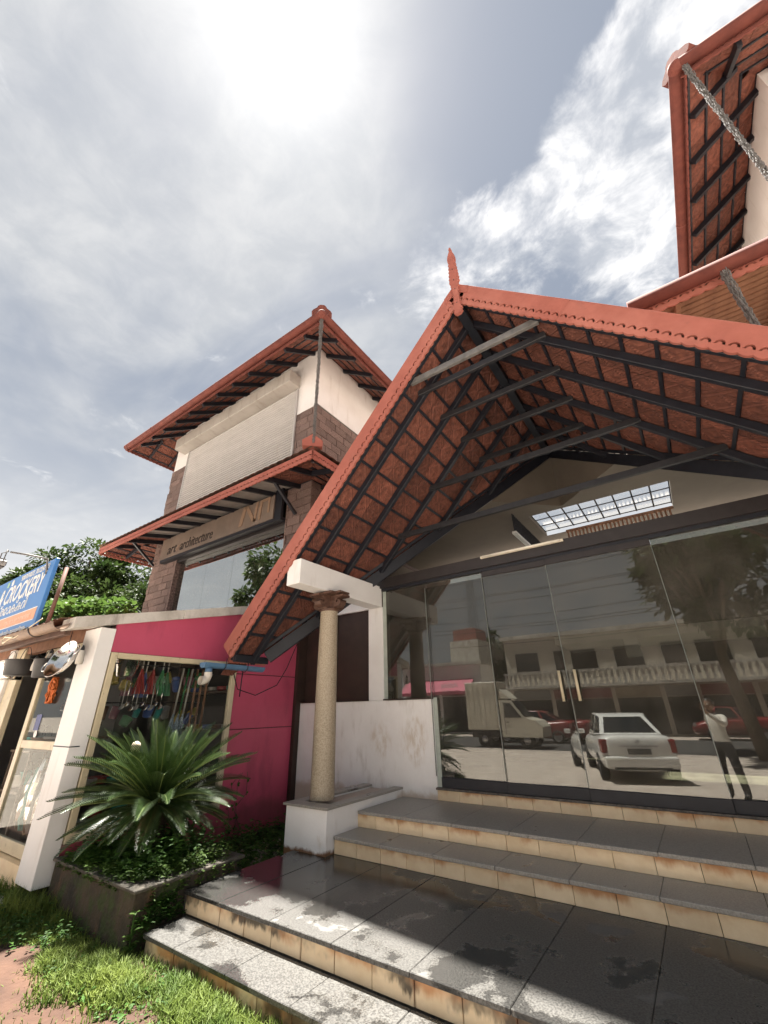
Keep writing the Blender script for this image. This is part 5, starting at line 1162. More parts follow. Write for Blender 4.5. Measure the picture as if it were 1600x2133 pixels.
# leaf helpers
def leaf_geo(V, F, c, d, n, L, W):
    """pointed oval leaf: 6 verts, folded along the midrib"""
    d = d.normalized(); s = d.cross(n)
    if s.length < 1e-3: s = d.cross(Vector((1, 0, 0)))
    s.normalize(); n2 = s.cross(d); o = len(V)
    V += [c, c + d * L * .35 + s * W * .5 + n2 * W * .12, c + d * L * .35 - s * W * .5 + n2 * W * .12, c + d * L * .75 + s * W * .34 + n2 * W * .06 - n2 * L * .03, c + d * L * .75 - s * W * .34 + n2 * W * .06 - n2 * L * .03, c + d * L - n2 * L * .08]
    F += [(o, o + 1, o + 3, o + 5), (o, o + 5, o + 4, o + 2)]
def rvec(rr, zb=0.0): return Vector((rr.gauss(0, 1), rr.gauss(0, 1), rr.gauss(0, 1) + zb)).normalized()
def weeds(name, label, regions, mat, seed, Lr=(.03, .07), W=.55):
    rr = random.Random(seed); V, F = [], []
    for (x0, x1, y0, y1, z0, h, n) in regions:
        for i in range(n):
            x, y = rr.uniform(x0, x1), rr.uniform(y0, y1); hh = h * rr.uniform(.3, 1.0) ; ln = Vector((rr.uniform(-.3, .3), rr.uniform(-.3, .3), 1)) * hh
            m = rr.randint(4, 8)
            for k in range(m):
                t = (k + 1) / m; c = Vector((x, y, z0)) + ln * t; a = rr.uniform(0, 6.28); d = Vector((math.cos(a), math.sin(a), rr.uniform(-.1, .5))); L = rr.uniform(*Lr)
                leaf_geo(V, F, c, d, Vector((0, 0, 1)) + rvec(rr) * .3, L, L * W)
    return tag(obj(name, mesh(name, V, F, mat)), label, 'weeds', kind='stuff')
weeds('planter_weeds', 'leafy weeds covering the planter soil under the cycad', [(PX0 + .1, PX1 - .16, PY0 + .14, PY1 - .1, PZ - .05, .34, 640), (-5.0, -4.2, PY0 + .08, PY0 + .4, PZ - .04, .16, 260), (PX0 + .15, -4.95, PY0 + .02, PY0 + .3, PZ - .04, .15, 160)], M_weed, 4)
weeds('planter_front_weeds', 'yellow green creeping weeds spilling over the planter edge', [(-4.75, -4.15, PY0 + .05, PY0 + .28, PZ - .01, .10, 150), (PX1 - .2, PX1 - .02, PY0 + .2, PY1 - .1, PZ - .01, .13, 120), (PX0 + .1, PX1 - .25, PY0 - .03, PY0 + .06, PZ - .06, .13, 150), (PX1 - .03, PX1 + .03, PY0 + .1, PY1, PZ - .10, .12, 70)], M_leafB, 5, (.02, .045))
weeds('wall_foot_weeds', 'dark leafy weeds growing between the magenta wall and the steps', [(-5.6, -4.25, 3.4, 5.3, -.30, .34, 620), (-4.30, -4.06, 3.3, 3.95, -.30, .30, 130)], M_weed, 6, (.035, .08))
weeds('planter_side_moss', 'small plants rooted in the gap between planter and steps', [(-4.06, -3.99, 2.36, 2.74, -.16, .14, 70), (-4.07, -4.02, 2.42, 2.7, -.06, .10, 60), (-4.05, -3.98, 2.3, 2.40, GZ, .30, 10)], M_weed, 8, (.02, .05))
vn = thing('climbing_weed', (-5.45, 4.3, -.2), 'thin bare vine climbing the magenta wall', 'plant')
for k in range(3):
    rr = random.Random(k); pts = [(-5.62, 4.35 + k * .08 + rr.uniform(-.03, .03) * j, -.2 + .13 * j) for j in range(7)]; tube('stem', pts, .004, M_bark, vn, 5)
    V, F = [], []
    for j in range(10): leaf_geo(V, F, Vector(pts[min(6, j // 2 + 1)]), rvec(rr, .3), Vector((1, 0, 0)), .05, .03)
    obj('leaves', mesh('leaves', V, F, M_weed), vn)
sp = thing('step_seedling', (-3.93, 2.30, GZ), 'young pale seedling beside the lowest step end', 'plant')
rr = random.Random(9); tube('stem', [(-3.99, 2.33, GZ), (-3.98, 2.31, GZ + .16), (-3.97, 2.30, GZ + .30)], .005, M_weed, sp, 5); V, F = [], []
for j in range(26): a = rr.uniform(0, 6.28); leaf_geo(V, F, Vector((-3.98, 2.315, GZ + .05 + .26 * rr.random())), Vector((math.cos(a), math.sin(a), .3)), Vector((0, 0, 1)), rr.uniform(.04, .08), .04)
obj('leaves', mesh('leaves', V, F, M_leafB), sp)

# grass: uncountable blades
def grass(name, label, n, region, dens, hr, seed, mat):
    rr = random.Random(seed); V, F = [], []; x0, x1, y0, y1 = region; c = 0; tries = 0
    while c < n and tries < n * 8:
        tries += 1; x, y = rr.uniform(x0, x1), rr.uniform(y0, y1)
        if rr.random() > dens(x, y): continue
        c += 1; h = rr.uniform(*hr) * (.6 + .6 * dens(x, y)); a = rr.uniform(0, 6.28); lean = rr.uniform(.1, .75) * h; w = rr.uniform(.0022, .0048)
        d = Vector((math.cos(a), math.sin(a), 0)); s = Vector((-d.y, d.x, 0)) * w; b = Vector((x, y, GZ + .01)); o = len(V)
        m1 = b + d * lean * .35 + Vector((0, 0, h * .6)); tp = b + d * lean + Vector((0, 0, h * (.95 - .25 * lean / h)))
        V += [b - s, b + s, m1 + s * .8, m1 - s * .8, tp]; F += [(o, o + 1, o + 2, o + 3), (o + 3, o + 2, o + 4)]
    return tag(obj(name, mesh(name, V, F, mat)), label, 'grass', kind='stuff')
def gd(x, y):
    e = 1.0
    yb = 1.80 + .10 * math.sin(x * 5.0) + .06 * math.sin(x * 13) + (.0 if x < -3.6 else min(.25, (x + 3.6) * .25))              # bare soil nearer than this
    e *= max(0, min(1, (y - yb) / .22)) + .05
    e *= .45 + .55 * max(0, min(1, .5 + math.sin(x * 4.1 + 1.3) * math.sin(y * 9.3 + x * 2.2) * 1.2))
    if x > -2.9: e *= max(0, 1 - (x + 2.9) / 1.6)
    if x < -3.95 and y > 2.30: return 0 if x > -5.6 else .9
    if x >= -3.95 and y > 2.41: return 0
    return max(0, min(1, e))
grass('lawn_grass', 'rough green grass in front of the planter and lowest step', 38000, (-7.4, -1.6, 1.0, 2.45), gd, (.035, .115), 2, M_grass)
grass('tall_grass', 'taller weedy grass against the pier and planter corner', 2200, (-6.4, -4.9, 1.95, 2.32), lambda x, y: (1.0 if y > 2.08 + .1 * math.sin(x * 7) else .15) * (1 if x < -5.3 else .5), (.08, .22), 3, M_grass)
weeds('lawn_clover', 'broad leaved weeds scattered through the grass', [(-6.4, -4.6, 1.85, 2.30, GZ + .02, .14, 300), (-4.6, -3.0, 1.9, 2.32, GZ + .01, .07, 160)], M_weed, 12, (.02, .05))
# litter by the pier
lt = thing('crumpled_litter', (-6.0, 2.05, GZ), 'crumpled dark cloth and white paper scrap on the grass by the pier', 'litter')
rr = random.Random(2)
def crumple(nm, x, y, r, mat, k):
    V, F = [], []; q = random.Random(k)
    for j in range(6):
        for i in range(9): V.append((x + r * (i / 8 - .5) * 2, y + r * (j / 5 - .5) * 1.2, GZ + .03 + q.uniform(0, .09)))
    for j in range(5):
        for i in range(8): F.append((j * 9 + i, j * 9 + i + 1, (j + 1) * 9 + i + 1, (j + 1) * 9 + i))
    obj(nm, mesh(nm, V, F, mat), lt)
crumple('cloth', -6.25, 2.04, .16, plain('dark_rag', (.06, .045, .045), .9), 1); crumple('paper', -6.02, 2.08, .12, plain('white_scrap', (.62, .62, .60), .8), 2)

# trees
def tree(name, base, height, crad, nleaf, Lr, label, seed, mat=M_leaf, trunk_r=.18, clumps=26, crown0=.4, squash=.75, group=None):
    rr = random.Random(seed); base = Vector(base); t = thing(name, base, label, 'tree', group)
    top = base + Vector((rr.uniform(-.3, .3), rr.uniform(-.3, .3), height * .62)); parts = [tube_geo([base, base.lerp(top, .5) + Vector((rr.uniform(-.2, .2), 0, 0)), top], trunk_r, 8, True, trunk_r * .45)]
    cc = base + Vector((0, 0, height * (crown0 + 1) / 2)); cs = []
    for k in range(clumps):
        v = rvec(rr); r = rr.random() ** .45; p = cc + Vector((v.x * crad * r, v.y * crad * r, v.z * height * (1 - crown0) / 2 * r)); cs.append(p)
        s = base.lerp(top, rr.uniform(.55, 1.0)); m = s.lerp(p, .5) + Vector((0, 0, .06 * height * rr.random())); parts.append(tube_geo([s, m, p], trunk_r * .40, 5, False, trunk_r * .06))
    obj('trunk', mesh('trunk', *join_geo(parts), M_bark, True), t)
    V, F = [], []; per = nleaf // clumps
    for p in cs:
        cr = crad * rr.uniform(.13, .44)
        for i in range(per):
            v = rvec(rr, .15); q = p + Vector((v.x, v.y, v.z * squash)) * cr * rr.random() ** .35
            L = rr.uniform(*Lr) * rr.choice((.7, 1, 1, 1.3)); d = (v * .8 + rvec(rr) * .7 + Vector((0, 0, -.25))); leaf_geo(V, F, q, d, Vector((0, 0, 1)) + rvec(rr) * .6, L, L * .5)
    obj('crown', mesh('crown', V, F, mat), t); return t
tree('roadside_tree', (-20.0, 7.4, GZ), 8.7, 3.2, 36000, (.11, .24), 'large leafy tree rising behind the blue signboard and the sign tower', 31, crown0=.22, clumps=60, trunk_r=.35)
tree('roadside_tree', (-16.6, 8.0, GZ), 6.4, 2.4, 16000, (.10, .22), 'lower darker tree between the big tree and the laterite pillar', 32, crown0=.2, clumps=26, trunk_r=.25)
# creeper mat on the shop roof
rr = random.Random(41); V, F = [], []
for i in range(2600):
    x, y = rr.uniform(-9.6, -6.9), rr.uniform(2.15, 3.1); h = .34 * max(0, 1 - ((x + 8.0) / 1.6) ** 2) + .10; z = 2.36 + (y - 1.86) * .228 + .05 + rr.random() ** .6 * h
    leaf_geo(V, F, Vector((x, y, z)), rvec(rr, .3), Vector((0, -.3, 1)) + rvec(rr) * .5, rr.uniform(.06, .13), .08)
cw = tag(obj('roof_creeper', mesh('roof_creeper', V, F, M_leafB)), 'bright green creeper heaped on the shop roof behind the signboard post', 'creeper', kind='stuff')
# ================================================================== what stands behind the camera and shows in the glass
def car(name, loc, rz, body_mat, label, badge=False):
    t = thing(name, loc, label, 'car'); B = Matrix.Translation(Vector(loc)) @ Matrix.Rotation(rz, 4, 'Z')
    st = [(0.0, .70, .36, .90), (.05, .78, .27, .97), (.28, .83, .22, 1.0), (.8, .845, .20, .96), (1.6, .85, .20, .94), (2.6, .85, .20, .92), (3.1, .845, .20, .90), (3.6, .82, .20, .82), (3.95, .76, .22, .70), (4.12, .62, .28, .58)]
    V, F = [], []; rings = []
    for y, w, zb, zt in st:
        half = [(0, zb), (.80 * w, zb), (.96 * w, zb + .10), (w, .45), (1.0 * w, .62), (.975 * w, zt - .10), (.90 * w, zt), (.55 * w, zt + .02), (0, zt + .025)]
        ring = [(x, y, z) for x, z in half] + [(-x, y, z) for x, z in half[-2:0:-1]]; rings.append(len(V)); V += ring
    n = len(ring)
    for a, b in zip(rings[:-1], rings[1:]): F += [(a + i, a + (i + 1) % n, b + (i + 1) % n, b + i) for i in range(n)]
    F += [tuple(rings[0] + i for i in range(n))[::-1], tuple(rings[-1] + i for i in range(n))]
    me = mesh('body', V, F, body_mat, True); b = obj('body', me, t, B); md = b.modifiers.new('s', 'SUBSURF'); md.levels = 1; md.render_levels = 1
    # greenhouse
    base = [(.70, .60, .99), (.77, 1.3, .95), (.77, 2.4, .93), (.70, 3.18, .91)]; topp = [(.53, 1.30, 1.40), (.60, 1.55, 1.45), (.60, 2.2, 1.46), (.56, 2.45, 1.42)]
    V = [(s * x, y, z) for s in (1, -1) for x, y, z in base + topp]
    F = [(0, 1, 5, 4), (1, 2, 6, 5), (2, 3, 7, 6), (9, 8, 12, 13), (10, 9, 13, 14), (11, 10, 14, 15), (8, 0, 4, 12), (3, 11, 15, 7), (4, 5, 13, 12), (5, 6, 14, 13), (6, 7, 15, 14)]
    bm = bmesh.new(); bv = [bm.verts.new(v) for v in V]
    for f in F: bm.faces.new([bv[i] for i in f])
    bmesh.ops.recalc_face_normals(bm, faces=bm.faces); bmesh.ops.bevel(bm, geom=[e for e in bm.edges if not e.is_boundary], offset=.035, segments=2, affect='EDGES', profile=.6)
    obj('cabin', bm_mesh('cabin', bm, body_mat, True), t, B)
    def win(nm, q, ins, off):
        q = [Vector(p) for p in q]; c = sum(q, Vector()) / 4; nrm = (q[1] - q[0]).cross(q[3] - q[0]).normalized(); nrm = nrm if nrm.dot(c - Vector((0, 1.8, 1.0))) > 0 else -nrm
        pts = [p.lerp(c, ins) + nrm * off for p in q]; obj(nm, mesh(nm, pts, [(0, 1, 2, 3)], M_dglass), t, B)
    G = lambda s, i: (s * (base + topp)[i][0],) + (base + topp)[i][1:]
    win('rear_window', (G(1, 0), G(-1, 0), G(-1, 4), G(1, 4)), .15, .006); win('windscreen', (G(1, 3), G(-1, 3), G(-1, 7), G(1, 7)), .12, .006)
    for s in (1, -1):
        for a, bb in ((0, 1), (1, 2), (2, 3)): win('side_window', (G(s, a), G(s, bb), G(s, bb + 4), G(s, a + 4)), .13, .006)
        obj('tail_light', box_me('tail_light', -.10, .10, -.02, .16, -.16, .13, M_tail, .03, 2), t, B @ Matrix.Translation((s * .70, .04, .78)) @ Matrix.Rotation(s * R(-14), 4, 'Z'))
        obj('head_light', box_me('head_light', -.14, .14, -.1, .06, -.07, .07, M_alloy, .03, 2), t, B @ Matrix.Translation((s * .60, 3.98, .66)))
        for y in (.72, 3.25):
            w = obj('wheel', lathe_me('wheel', [(.20, -.09), (.285, -.09), (.30, -.05), (.30, .05), (.285, .09), (.20, .09)], M_tyre, 24), t, B @ Matrix.Translation((s * .76, y, .30)) @ Matrix.Rotation(math.pi / 2, 4, 'Y'))
            WM[w.name] = B @ Matrix.Translation((s * .76, y, .30)) @ Matrix.Rotation(math.pi / 2, 4, 'Y')
            obj('rim', lathe_me('rim', [(.001, .07), (.05, .08), (.06, .05), (.19, .06), (.205, .088), (.205, -.088), (.001, -.06)], M_alloy, 20), w, WM[w.name])
        for y in (1.62, 2.55): obj('door_handle', box_me('door_handle', -.012, .012, -.09, .09, -.015, .015, body_mat, .006), t, B @ Matrix.Translation((s * .852, y, .80)))
        obj('door_mirror', box_me('door_mirror', -.09, .09, -.04, .05, -.06, .06, body_mat, .02, 2), t, B @ Matrix.Translation((s * .93, 2.85, .96)))
    obj('rear_bumper', box_me('rear_bumper', -.78, .78, -.05, .12, -.13, .12, body_mat, .05, 3), t, B @ Matrix.Translation((0, .02, .44)))
    obj('bumper_lip', box_me('bumper_lip', -.60, .60, -.056, .0, -.05, .0, M_blk, .01), t, B @ Matrix.Translation((0, .02, .345)))
    obj('number_plate', box_me('number_plate', -.25, .25, -.006, .0, -.06, .06, plain('blank_plate_grey', (.10, .10, .10)), .004), t, B @ Matrix.Translation((0, -.012, .66)))
    obj('boot_trim', box_me('boot_trim', -.42, .42, -.012, .0, -.015, .015, M_alloy, .004), t, B @ Matrix.Translation((0, -.008, .77)))
    if badge:
        S = [(.05, .06), (-.05, .01), (-.05, .0), (.02, -.015), (-.05, -.055), (-.045, -.06), (.05, -.01), (.05, .0), (-.02, .015), (.05, .055)]
        obj('badge', poly_me('badge', S, .006, M_alloy), t, B @ frame_m((0, -.006, .86), (1, 0, 0), (0, 0, 1), (0, -1, 0)))
    return t
car('parked_sedan', (-1.50, -1.60, GZ), math.pi - R(17), M_whitecar, 'white sedan parked tail towards the glass doors, seen as a reflection', True)
car('parked_hatchback', (-4.6, -13.2, GZ), math.pi / 2 * 1.0, M_red_d, 'red car parked on the road side behind the white sedan in the reflection')
car('parked_hatchback', (3.4, -17.2, GZ), math.pi / 2, M_red_d, 'second red car farther off in front of the dark shop row reflection')
# delivery pickup with box body, side-on
vt = thing('box_van', (-7.2, -10.0, GZ), 'cream delivery pickup with box body, seen side-on in the glass reflection', 'van')
M_van = plain('van_cream_paint', (.60, .56, .47), .4)
Bv = Matrix.Translation((-9.4, -10.8, GZ))
obj('box_body', box_me('box_body', 0, 2.35, 0, 1.6, .72, 2.75, M_van, .02), vt, Bv)
for k in range(9): obj('body_rib', box_me('body_rib', .1 + k * .26, .14 + k * .26, 1.601, 1.62, .76, 2.70, M_van), vt, Bv)
cabp = [(2.42, .45), (4.15, .45), (4.18, .85), (3.95, 1.10), (3.45, 1.22), (2.95, 1.92), (2.42, 1.95)]
obj('cab', poly_me('cab', cabp, 1.55, M_van), vt, Bv @ frame_m((0, 1.58, 0), (1, 0, 0), (0, 0, 1), (0, -1, 0)))
obj('side_window', poly_me('side_window', [(2.62, 1.22), (3.36, 1.22), (2.93, 1.82), (2.62, 1.82)], .01, M_dglass), vt, Bv @ frame_m((0, 1.592, 0), (1, 0, 0), (0, 0, 1), (0, -1, 0)))
obj('windscreen', mesh('windscreen', [(3.47, .1, 1.235), (3.47, 1.5, 1.235), (2.99, 1.5, 1.91), (2.99, .1, 1.91)], [(0, 1, 2, 3)], M_dglass), vt, Bv)
obj('chassis', box_me('chassis', .1, 3.0, .2, 1.4, .40, .70, M_blk), vt, Bv)
obj('wind_deflector', poly_me('wind_deflector', [(2.42, 2.0), (2.9, 2.0), (2.45, 2.4)], 1.4, M_van), vt, Bv @ frame_m((0, 1.5, 0), (1, 0, 0), (0, 0, 1), (0, -1, 0)))
for x in (.75, 3.45):
    for y in (.12, 1.46):
        w = obj('wheel', lathe_me('wheel', [(.16, -.09), (.31, -.09), (.33, -.05), (.33, .05), (.31, .09), (.16, .09)], M_tyre, 22), vt, Bv @ Matrix.Translation((x, y, .33)) @ Matrix.Rotation(math.pi / 2, 4, 'X'))
        WM[w.name] = w.matrix_basis.copy(); obj('rim', lathe_me('rim', [(.001, -.07), (.16, -.08), (.17, .08), (.001, .07)], M_alloy, 16), w, WM[w.name])
obj('door_handle', box_me('door_handle', 2.62, 2.78, 1.59, 1.61, 1.02, 1.06, M_blk), vt, Bv)
obj('door_line', box_me('door_line', 2.58, 2.60, 1.581, 1.586, .55, 1.9, M_blk), vt, Bv)

# buildings over the road
def row_house(name, x0, x1, yf, h, wall, label, storeys=2, balcony=True, band=None, roofmat=M_clay):
    t = thing(name, ((x0 + x1) / 2, yf - 3, GZ), label, 'building')
    box('wall', x0, x1, yf - 6, yf, GZ, h, wall, t)
    sh_h = h / storeys
    n = max(2, int((x1 - x0) / 2.6))
    for i in range(n):
        a = x0 + .3 + (x1 - x0 - .6) * i / n; b = x0 + .3 + (x1 - x0 - .6) * (i + 1) / n - .25
        box('shop_front', a, b, yf + .002, yf + .03, GZ + .1, GZ + min(2.4, sh_h * .72), M_blk, t); box('shop_sign', a, b, yf + .03, yf + .12, GZ + min(2.45, sh_h * .73), GZ + min(2.45, sh_h * .73) + .55, plain(('shop_sign_grey', 'shop_sign_red', 'shop_sign_tan')[i % 3], ((.25, .25, .24), (.22, .05, .05), (.34, .28, .2))[i % 3]), t)
        for s in range(1, storeys):
            z = GZ + s * sh_h + sh_h * .35; w = box('window', a + .4, b - .4, yf + .002, yf + .04, z, z + sh_h * .42, M_dglass, t); box('frame', a + .35, b - .35, yf + .001, yf + .02, z - .06, z + sh_h * .42 + .06, M_concrete, w)
    if balcony:
        z = GZ + sh_h; box('balcony_slab', x0, x1, yf, yf + 1.0, z - .12, z + .05, M_concrete, t)
        m = int((x1 - x0) / .32)
        for i in range(m): box('baluster', x0 + .05 + i * .32, x0 + .19 + i * .32, yf + .86, yf + .95, z + .05, z + .75, M_concrete, t)
        box('handrail', x0, x1, yf + .82, yf + 1.0, z + .751, z + .86, M_concrete, t)
    box('parapet', x0 - .2, x1 + .2, yf - 6.2, yf + .25, h, h + .25, M_concrete, t); return t
row_house('shop_row', -9.5, 9.0, -19.5, 5.6, M_beige, 'long beige two storey shop row with balcony across the road, reflected in the doors', band=True)
hl = row_house('corner_house', -19.0, -12.6, -19.0, 4.2, M_whiteC, 'small white roadside house with magenta awning reflected at the left pane', storeys=1, balcony=False)
tw = thing('stair_block', (-14.6, -22, 4.2), 'grey stair block with red tank on the roadside house roof', 'roof block')
box('block', -15.6, -13.2, -23, -20.5, 4.46, 6.2, M_concrete, tw); box('water_tank', -15.4, -13.4, -22.8, -20.8, 6.2, 7.1, plain('faded_red_tank', (.33, .12, .10)), tw); box('tank_lid', -15.0, -13.8, -22.4, -21.2, 7.1, 7.2, M_concrete, tw)
aw = thing('magenta_awning', (-15.5, -18.2, 2.5), 'magenta fascia board with white script lettering on the roadside house', 'sign')
obj('canopy', poly_me('canopy', [(0, 0), (1.1, -.55), (1.1, -.35), (0, .5)], 5.4, M_pink), aw, frame_m((-18.6, -18.99, 2.75), (0, 1, 0), (0, 0, 1), (1, 0, 0)))
obj('lettering', text_me('lettering', 'Adone', .55, M_txtW, .01, .3, .9), aw, Matrix.Translation((-13.9, -17.86, 2.62)) @ Matrix.Rotation(math.pi, 4, 'Z') @ Matrix.Rotation(math.pi / 2, 4, 'X'))
# lattice mast, poles and wires
ms = thing('lattice_mast', (-27.5, -54, GZ), 'thin steel lattice mast standing far beyond the road in the reflection', 'mast')
parts = []; H = 26
for sx in (-1, 1):
    for sy in (-1, 1): parts.append(tube_geo([(-27.5 + sx * .9, -54 + sy * .9, GZ), (-27.5 + sx * .25, -54 + sy * .25, H)], .05, 4))
obj('legs', mesh('legs', *join_geo(parts), M_steelG), ms); parts = []
for k in range(22):
    f0, f1 = k / 22, (k + 1) / 22; w0, w1 = .9 - .65 * f0, .9 - .65 * f1; s = 1 if k % 2 else -1
    parts += [tube_geo([(-27.5 - s * w0, -54 + w0, H * f0), (-27.5 + s * w1, -54 + w1, H * f1)], .035, 4), tube_geo([(-27.5 + s * w0, -54 - w0, H * f0), (-27.5 - s * w1, -54 - w1, H * f1)], .035, 4)]
obj('bracing', mesh('bracing', *join_geo(parts), M_steelG), ms)
for i, (px_, lb) in enumerate(((-14.5, 'left'), (6.5, 'right'))):
    p = thing('utility_pole', (px_, -8.3, GZ), f'grey concrete utility pole by the road, {lb} of the two carrying the wires', 'pole', 'utility poles')
    tube('shaft', [(px_, -8.3, GZ), (px_, -8.3, 8.4)], .13, M_concrete, p, 10, .09)
    for z in (8.0, 7.2, 6.4): box('cross_arm', px_ - .05, px_ + .05, -8.9, -7.7, z - .05, z + .05, M_steelG, p)
wn_ = ['highest', 'second highest', 'third highest', 'fourth', 'fifth', 'sixth', 'seventh', 'eighth', 'ninth', 'lowest']
for i in range(10):
    z = 8.1 - i * .42; y = -8.9 + (i % 3) * .6; sag = .25 + .07 * (i % 4)
    pts = [(-45 + 90 * k / 24, y + .1 * math.sin(k), z - sag * (1 - abs(((k * 90 / 24 - 45 + 14.5) % 21) / 10.5 - 1) ** 2)) for k in range(25)]
    tag(tube('overhead_wire', pts, .014, M_blk, None, 4), f'dark overhead wire along the road, {wn_[i]} of the ten in the reflection', 'wire', 'overhead wires')
tree('street_tree', (1.7, -8.0, GZ), 9.4, 3.2, 6500, (.22, .46), 'broad leaved street tree behind the photographer, reflected at the right of the glass', 51, crown0=.42, clumps=30, trunk_r=.22)
tree('street_tree', (-26.5, -14.0, GZ), 15.5, 4.8, 9000, (.3, .6), 'tall street tree reflected in the window above the magenta wall', 52, crown0=.3, clumps=36, trunk_r=.3)
tree('street_tree', (-15.0, -34, GZ), 8, 5.5, 6000, (.35, .7), 'rounded green tree behind the delivery pickup in the reflection', 53, crown0=.15, clumps=28, trunk_r=.3)
tree('street_tree', (-8.0, -38, GZ), 7, 4.5, 5000, (.35, .7), 'low green tree behind the shop row gap in the reflection', 54, crown0=.15, clumps=24, trunk_r=.3)

# ---- the photographer, seen only in the glass
ps = thing('person', (.30, -.50, GZ), 'person in a light shirt and dark trousers raising a phone, mirrored in the glass doors', 'person')
hd_ = Vector((-math.sin(R(34.5)), math.cos(R(34.5)), 0)); rt = Vector((hd_.y, -hd_.x, 0)); O = Vector((0, 0, GZ)) - hd_ * .50 + rt * .05
def L(f, r, z): return O + hd_ * f + rt * r + Vector((0, 0, z))
J = {'pel': L(0, 0, .95), 'waist': L(0, 0, 1.10), 'chest': L(.02, 0, 1.30), 'neck0': L(0, 0, 1.45), 'neck': L(.01, 0, 1.52),
     'sl': L(0, -.19, 1.41), 'sr': L(0, .19, 1.41), 'el': L(.18, -.27, 1.27), 'er': L(.18, .27, 1.27), 'wl': L(.40, -.10, 1.555), 'wr': L(.40, .06, 1.555),
     'hl': L(0, -.10, .90), 'hr': L(0, .10, .90), 'kl': L(.03, -.12, .50), 'kr': L(-.02, .13, .50), 'al': L(-.01, -.13, .09), 'ar': L(-.06, .14, .09), 'tl': L(.16, -.15, .03), 'tr': L(.11, .17, .03)}
rad = {'pel': .15, 'waist': .135, 'chest': .155, 'neck0': .075, 'neck': .06, 'sl': .07, 'sr': .07, 'el': .062, 'er': .062, 'wl': .030, 'wr': .030, 'hl': .10, 'hr': .10, 'kl': .078, 'kr': .078, 'al': .060, 'ar': .060, 'tl': .04, 'tr': .04}
ed = [('pel', 'waist'), ('waist', 'chest'), ('chest', 'neck0'), ('neck0', 'neck'), ('chest', 'sl'), ('chest', 'sr'), ('sl', 'el'), ('sr', 'er'), ('el', 'wl'), ('er', 'wr'), ('pel', 'hl'), ('pel', 'hr'), ('hl', 'kl'), ('hr', 'kr'), ('kl', 'al'), ('kr', 'ar'), ('al', 'tl'), ('ar', 'tr')]
nm = list(J); me = bpy.data.meshes.new('body'); me.from_pydata([J[k] for k in nm], [(nm.index(a), nm.index(b)) for a, b in ed], []); me.update()
bo = obj('body', me, ps); m1 = bo.modifiers.new('skin', 'SKIN'); sv = me.skin_vertices[0]
for i, k in enumerate(nm): sv.data[i].radius = (rad[k], rad[k] * (.72 if k in ('pel', 'waist', 'chest') else 1)); sv.data[i].use_root = (k == 'pel')
M_skin = plain('skin', (.30, .17, .11), .5); M_shirt = plain('light_shirt', (.66, .63, .57), .8); M_trou = plain('dark_trousers', (.035, .035, .04), .8); M_hair = plain('black_hair', (.012, .010, .009), .5)
M_cloth = bpy.data.materials.new('clothed_body'); M_cloth.use_nodes = True; t_ = M_cloth.node_tree; b_ = t_.nodes['Principled BSDF']; b_.inputs['Roughness'].default_value = .75
g_ = t_.nodes.new('ShaderNodeNewGeometry'); s_ = t_.nodes.new('ShaderNodeSeparateXYZ'); t_.links.new(g_.outputs['Position'], s_.inputs[0])
cr_ = t_.nodes.new('ShaderNodeValToRGB'); cr_.color_ramp.interpolation = 'CONSTANT'; mr_ = t_.nodes.new('ShaderNodeMapRange'); mr_.inputs[1].default_value = GZ; mr_.inputs[2].default_value = GZ + 2; t_.links.new(s_.outputs[2], mr_.inputs[0]); t_.links.new(mr_.outputs[0], cr_.inputs[0])
els = cr_.color_ramp.elements; els[0].position = 0; els[0].color = (.02, .018, .016, 1); els[1].position = .055; els[1].color = (.035, .035, .04, 1)
for p_, c_ in ((.485, (.66, .63, .57, 1)), (.735, (.30, .17, .11, 1))): e_ = els.new(p_); e_.color = c_
t_.links.new(cr_.outputs[0], b_.inputs['Base Color'])
me.materials.append(M_cloth); m1.use_smooth_shade = True; m2 = bo.modifiers.new('sub', 'SUBSURF'); m2.levels = 2; m2.render_levels = 2
# head
hc = L(.03, 0, 1.63); V, F = [], []; NU, NV = 20, 14
for j in range(NV + 1):
    th = math.pi * j / NV
    for i in range(NU):
        ph = 2 * math.pi * i / NU; x = math.sin(th) * math.cos(ph); y = math.sin(th) * math.sin(ph); z = math.cos(th)
        rx, ry, rz_ = .098, .074, .118
        if z < -.2: ry *= 1 - .28 * (-z - .2); rx *= 1 - .12 * (-z - .2)
        p = Vector((x * rx, y * ry, z * rz_))
        if x > .85 and abs(y) < .3 and -.3 < z < .15: p.x += .018                    # nose
        if x > .7 and .2 < abs(y) < .55 and .0 < z < .25: p.x -= .010                # eye hollows
        if x > .75 and abs(y) < .4 and -.58 < z < -.42: p.x += .006                  # lips
        V.append(hc + hd_ * p.x + rt * p.y + Vector((0, 0, p.z)))
for j in range(NV):
    for i in range(NU): F.append((j * NU + i, j * NU + (i + 1) % NU, (j + 1) * NU + (i + 1) % NU, (j + 1) * NU + i))
obj('head', mesh('head', V, F, M_skin, True), ps)
HV = [hc + (v - hc) * 1.07 + Vector((0, 0, .006)) for v in V]; HF = [f for f in F if all(((HV[i] - hc).dot(hd_) < .045 and (HV[i] - hc).z > -.045) or (HV[i] - hc).z > .075 for i in f)]
obj('hair', mesh('hair', HV, HF, M_hair, True), ps)
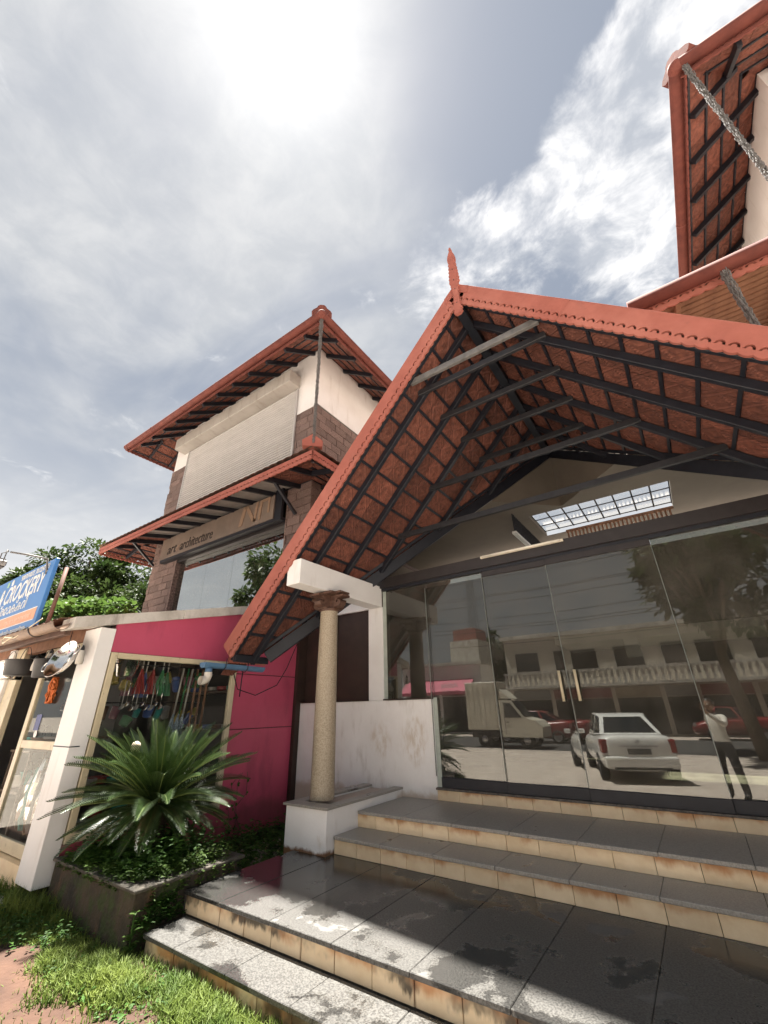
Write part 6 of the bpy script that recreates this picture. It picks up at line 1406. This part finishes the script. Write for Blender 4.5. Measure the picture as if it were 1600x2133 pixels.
for s in (-1, 1):
    e = hc + hd_ * .086 + rt * (s * .031) + Vector((0, 0, .012)); obj('eye', lathe_me('eye', [(.001, .012), (.008, .009), (.012, 0), (.008, -.009), (.001, -.012)], plain('eye_white', (.7, .68, .65)), 10), ps, Matrix.Translation(e))
    obj('ear', lathe_me('ear', [(.001, .028), (.014, .02), (.018, 0), (.012, -.02), (.001, -.028)], M_skin, 10), ps, Matrix.Translation(hc + rt * (s * .076) - hd_ * .005))
# phone just behind the lens, and two hands closed on its edges
fw, up_, rr_ = _f, _u, _r
ph = thing('phone', (0, 0, 1.30), 'black phone held up by the photographer', 'phone')
PM = frame_m(CAM - fw * .022 - up_ * .045 + rr_ * .012, rr_, up_, -fw)
obj('case', box_me('case', -.037, .037, -.075, .075, -.005, .005, M_blk, .004, 2), ph, PM)
obj('screen', box_me('screen', -.033, .033, -.069, .069, .0052, .006, M_dglass), ph, PM)
for s in (-1, 1):
    w = J['wl'] if s < 0 else J['wr']; pc = PM @ Vector((s * .050, -.055, .012))
    hp = bpy.data.meshes.new('hand'); vs = [w, w.lerp(pc, .6), pc]; es = [(0, 1), (1, 2)]; rd = [.027, .030, .026]
    for k in range(4):
        yb = -.06 + k * .022; a = len(vs); vs += [PM @ Vector((s * .050, yb, .012)), PM @ Vector((s * .056, yb + .012, -.004)), PM @ Vector((s * .040, yb + .016, -.014)), PM @ Vector((s * (.022 - .002 * k), yb + .018, -.013))]
        es += [(2, a), (a, a + 1), (a + 1, a + 2), (a + 2, a + 3)]; rd += [.009, .009, .008, .007]
    a = len(vs); vs += [PM @ Vector((s * .046, -.045, .016)), PM @ Vector((s * .030, -.020, .015)), PM @ Vector((s * .018, .004, .013))]; es += [(1, a), (a, a + 1), (a + 1, a + 2)]; rd += [.012, .010, .008]
    hp.from_pydata(vs, es, []); hp.update(); ho = obj('hand', hp, ps); sk = ho.modifiers.new('skin', 'SKIN'); sk.use_smooth_shade = True; q = hp.skin_vertices[0]
    for i, r_ in enumerate(rd): q.data[i].radius = (r_, r_); q.data[i].use_root = (i == 0)
    hp.materials.append(M_skin); q2 = ho.modifiers.new('sub', 'SUBSURF'); q2.levels = 1; q2.render_levels = 1
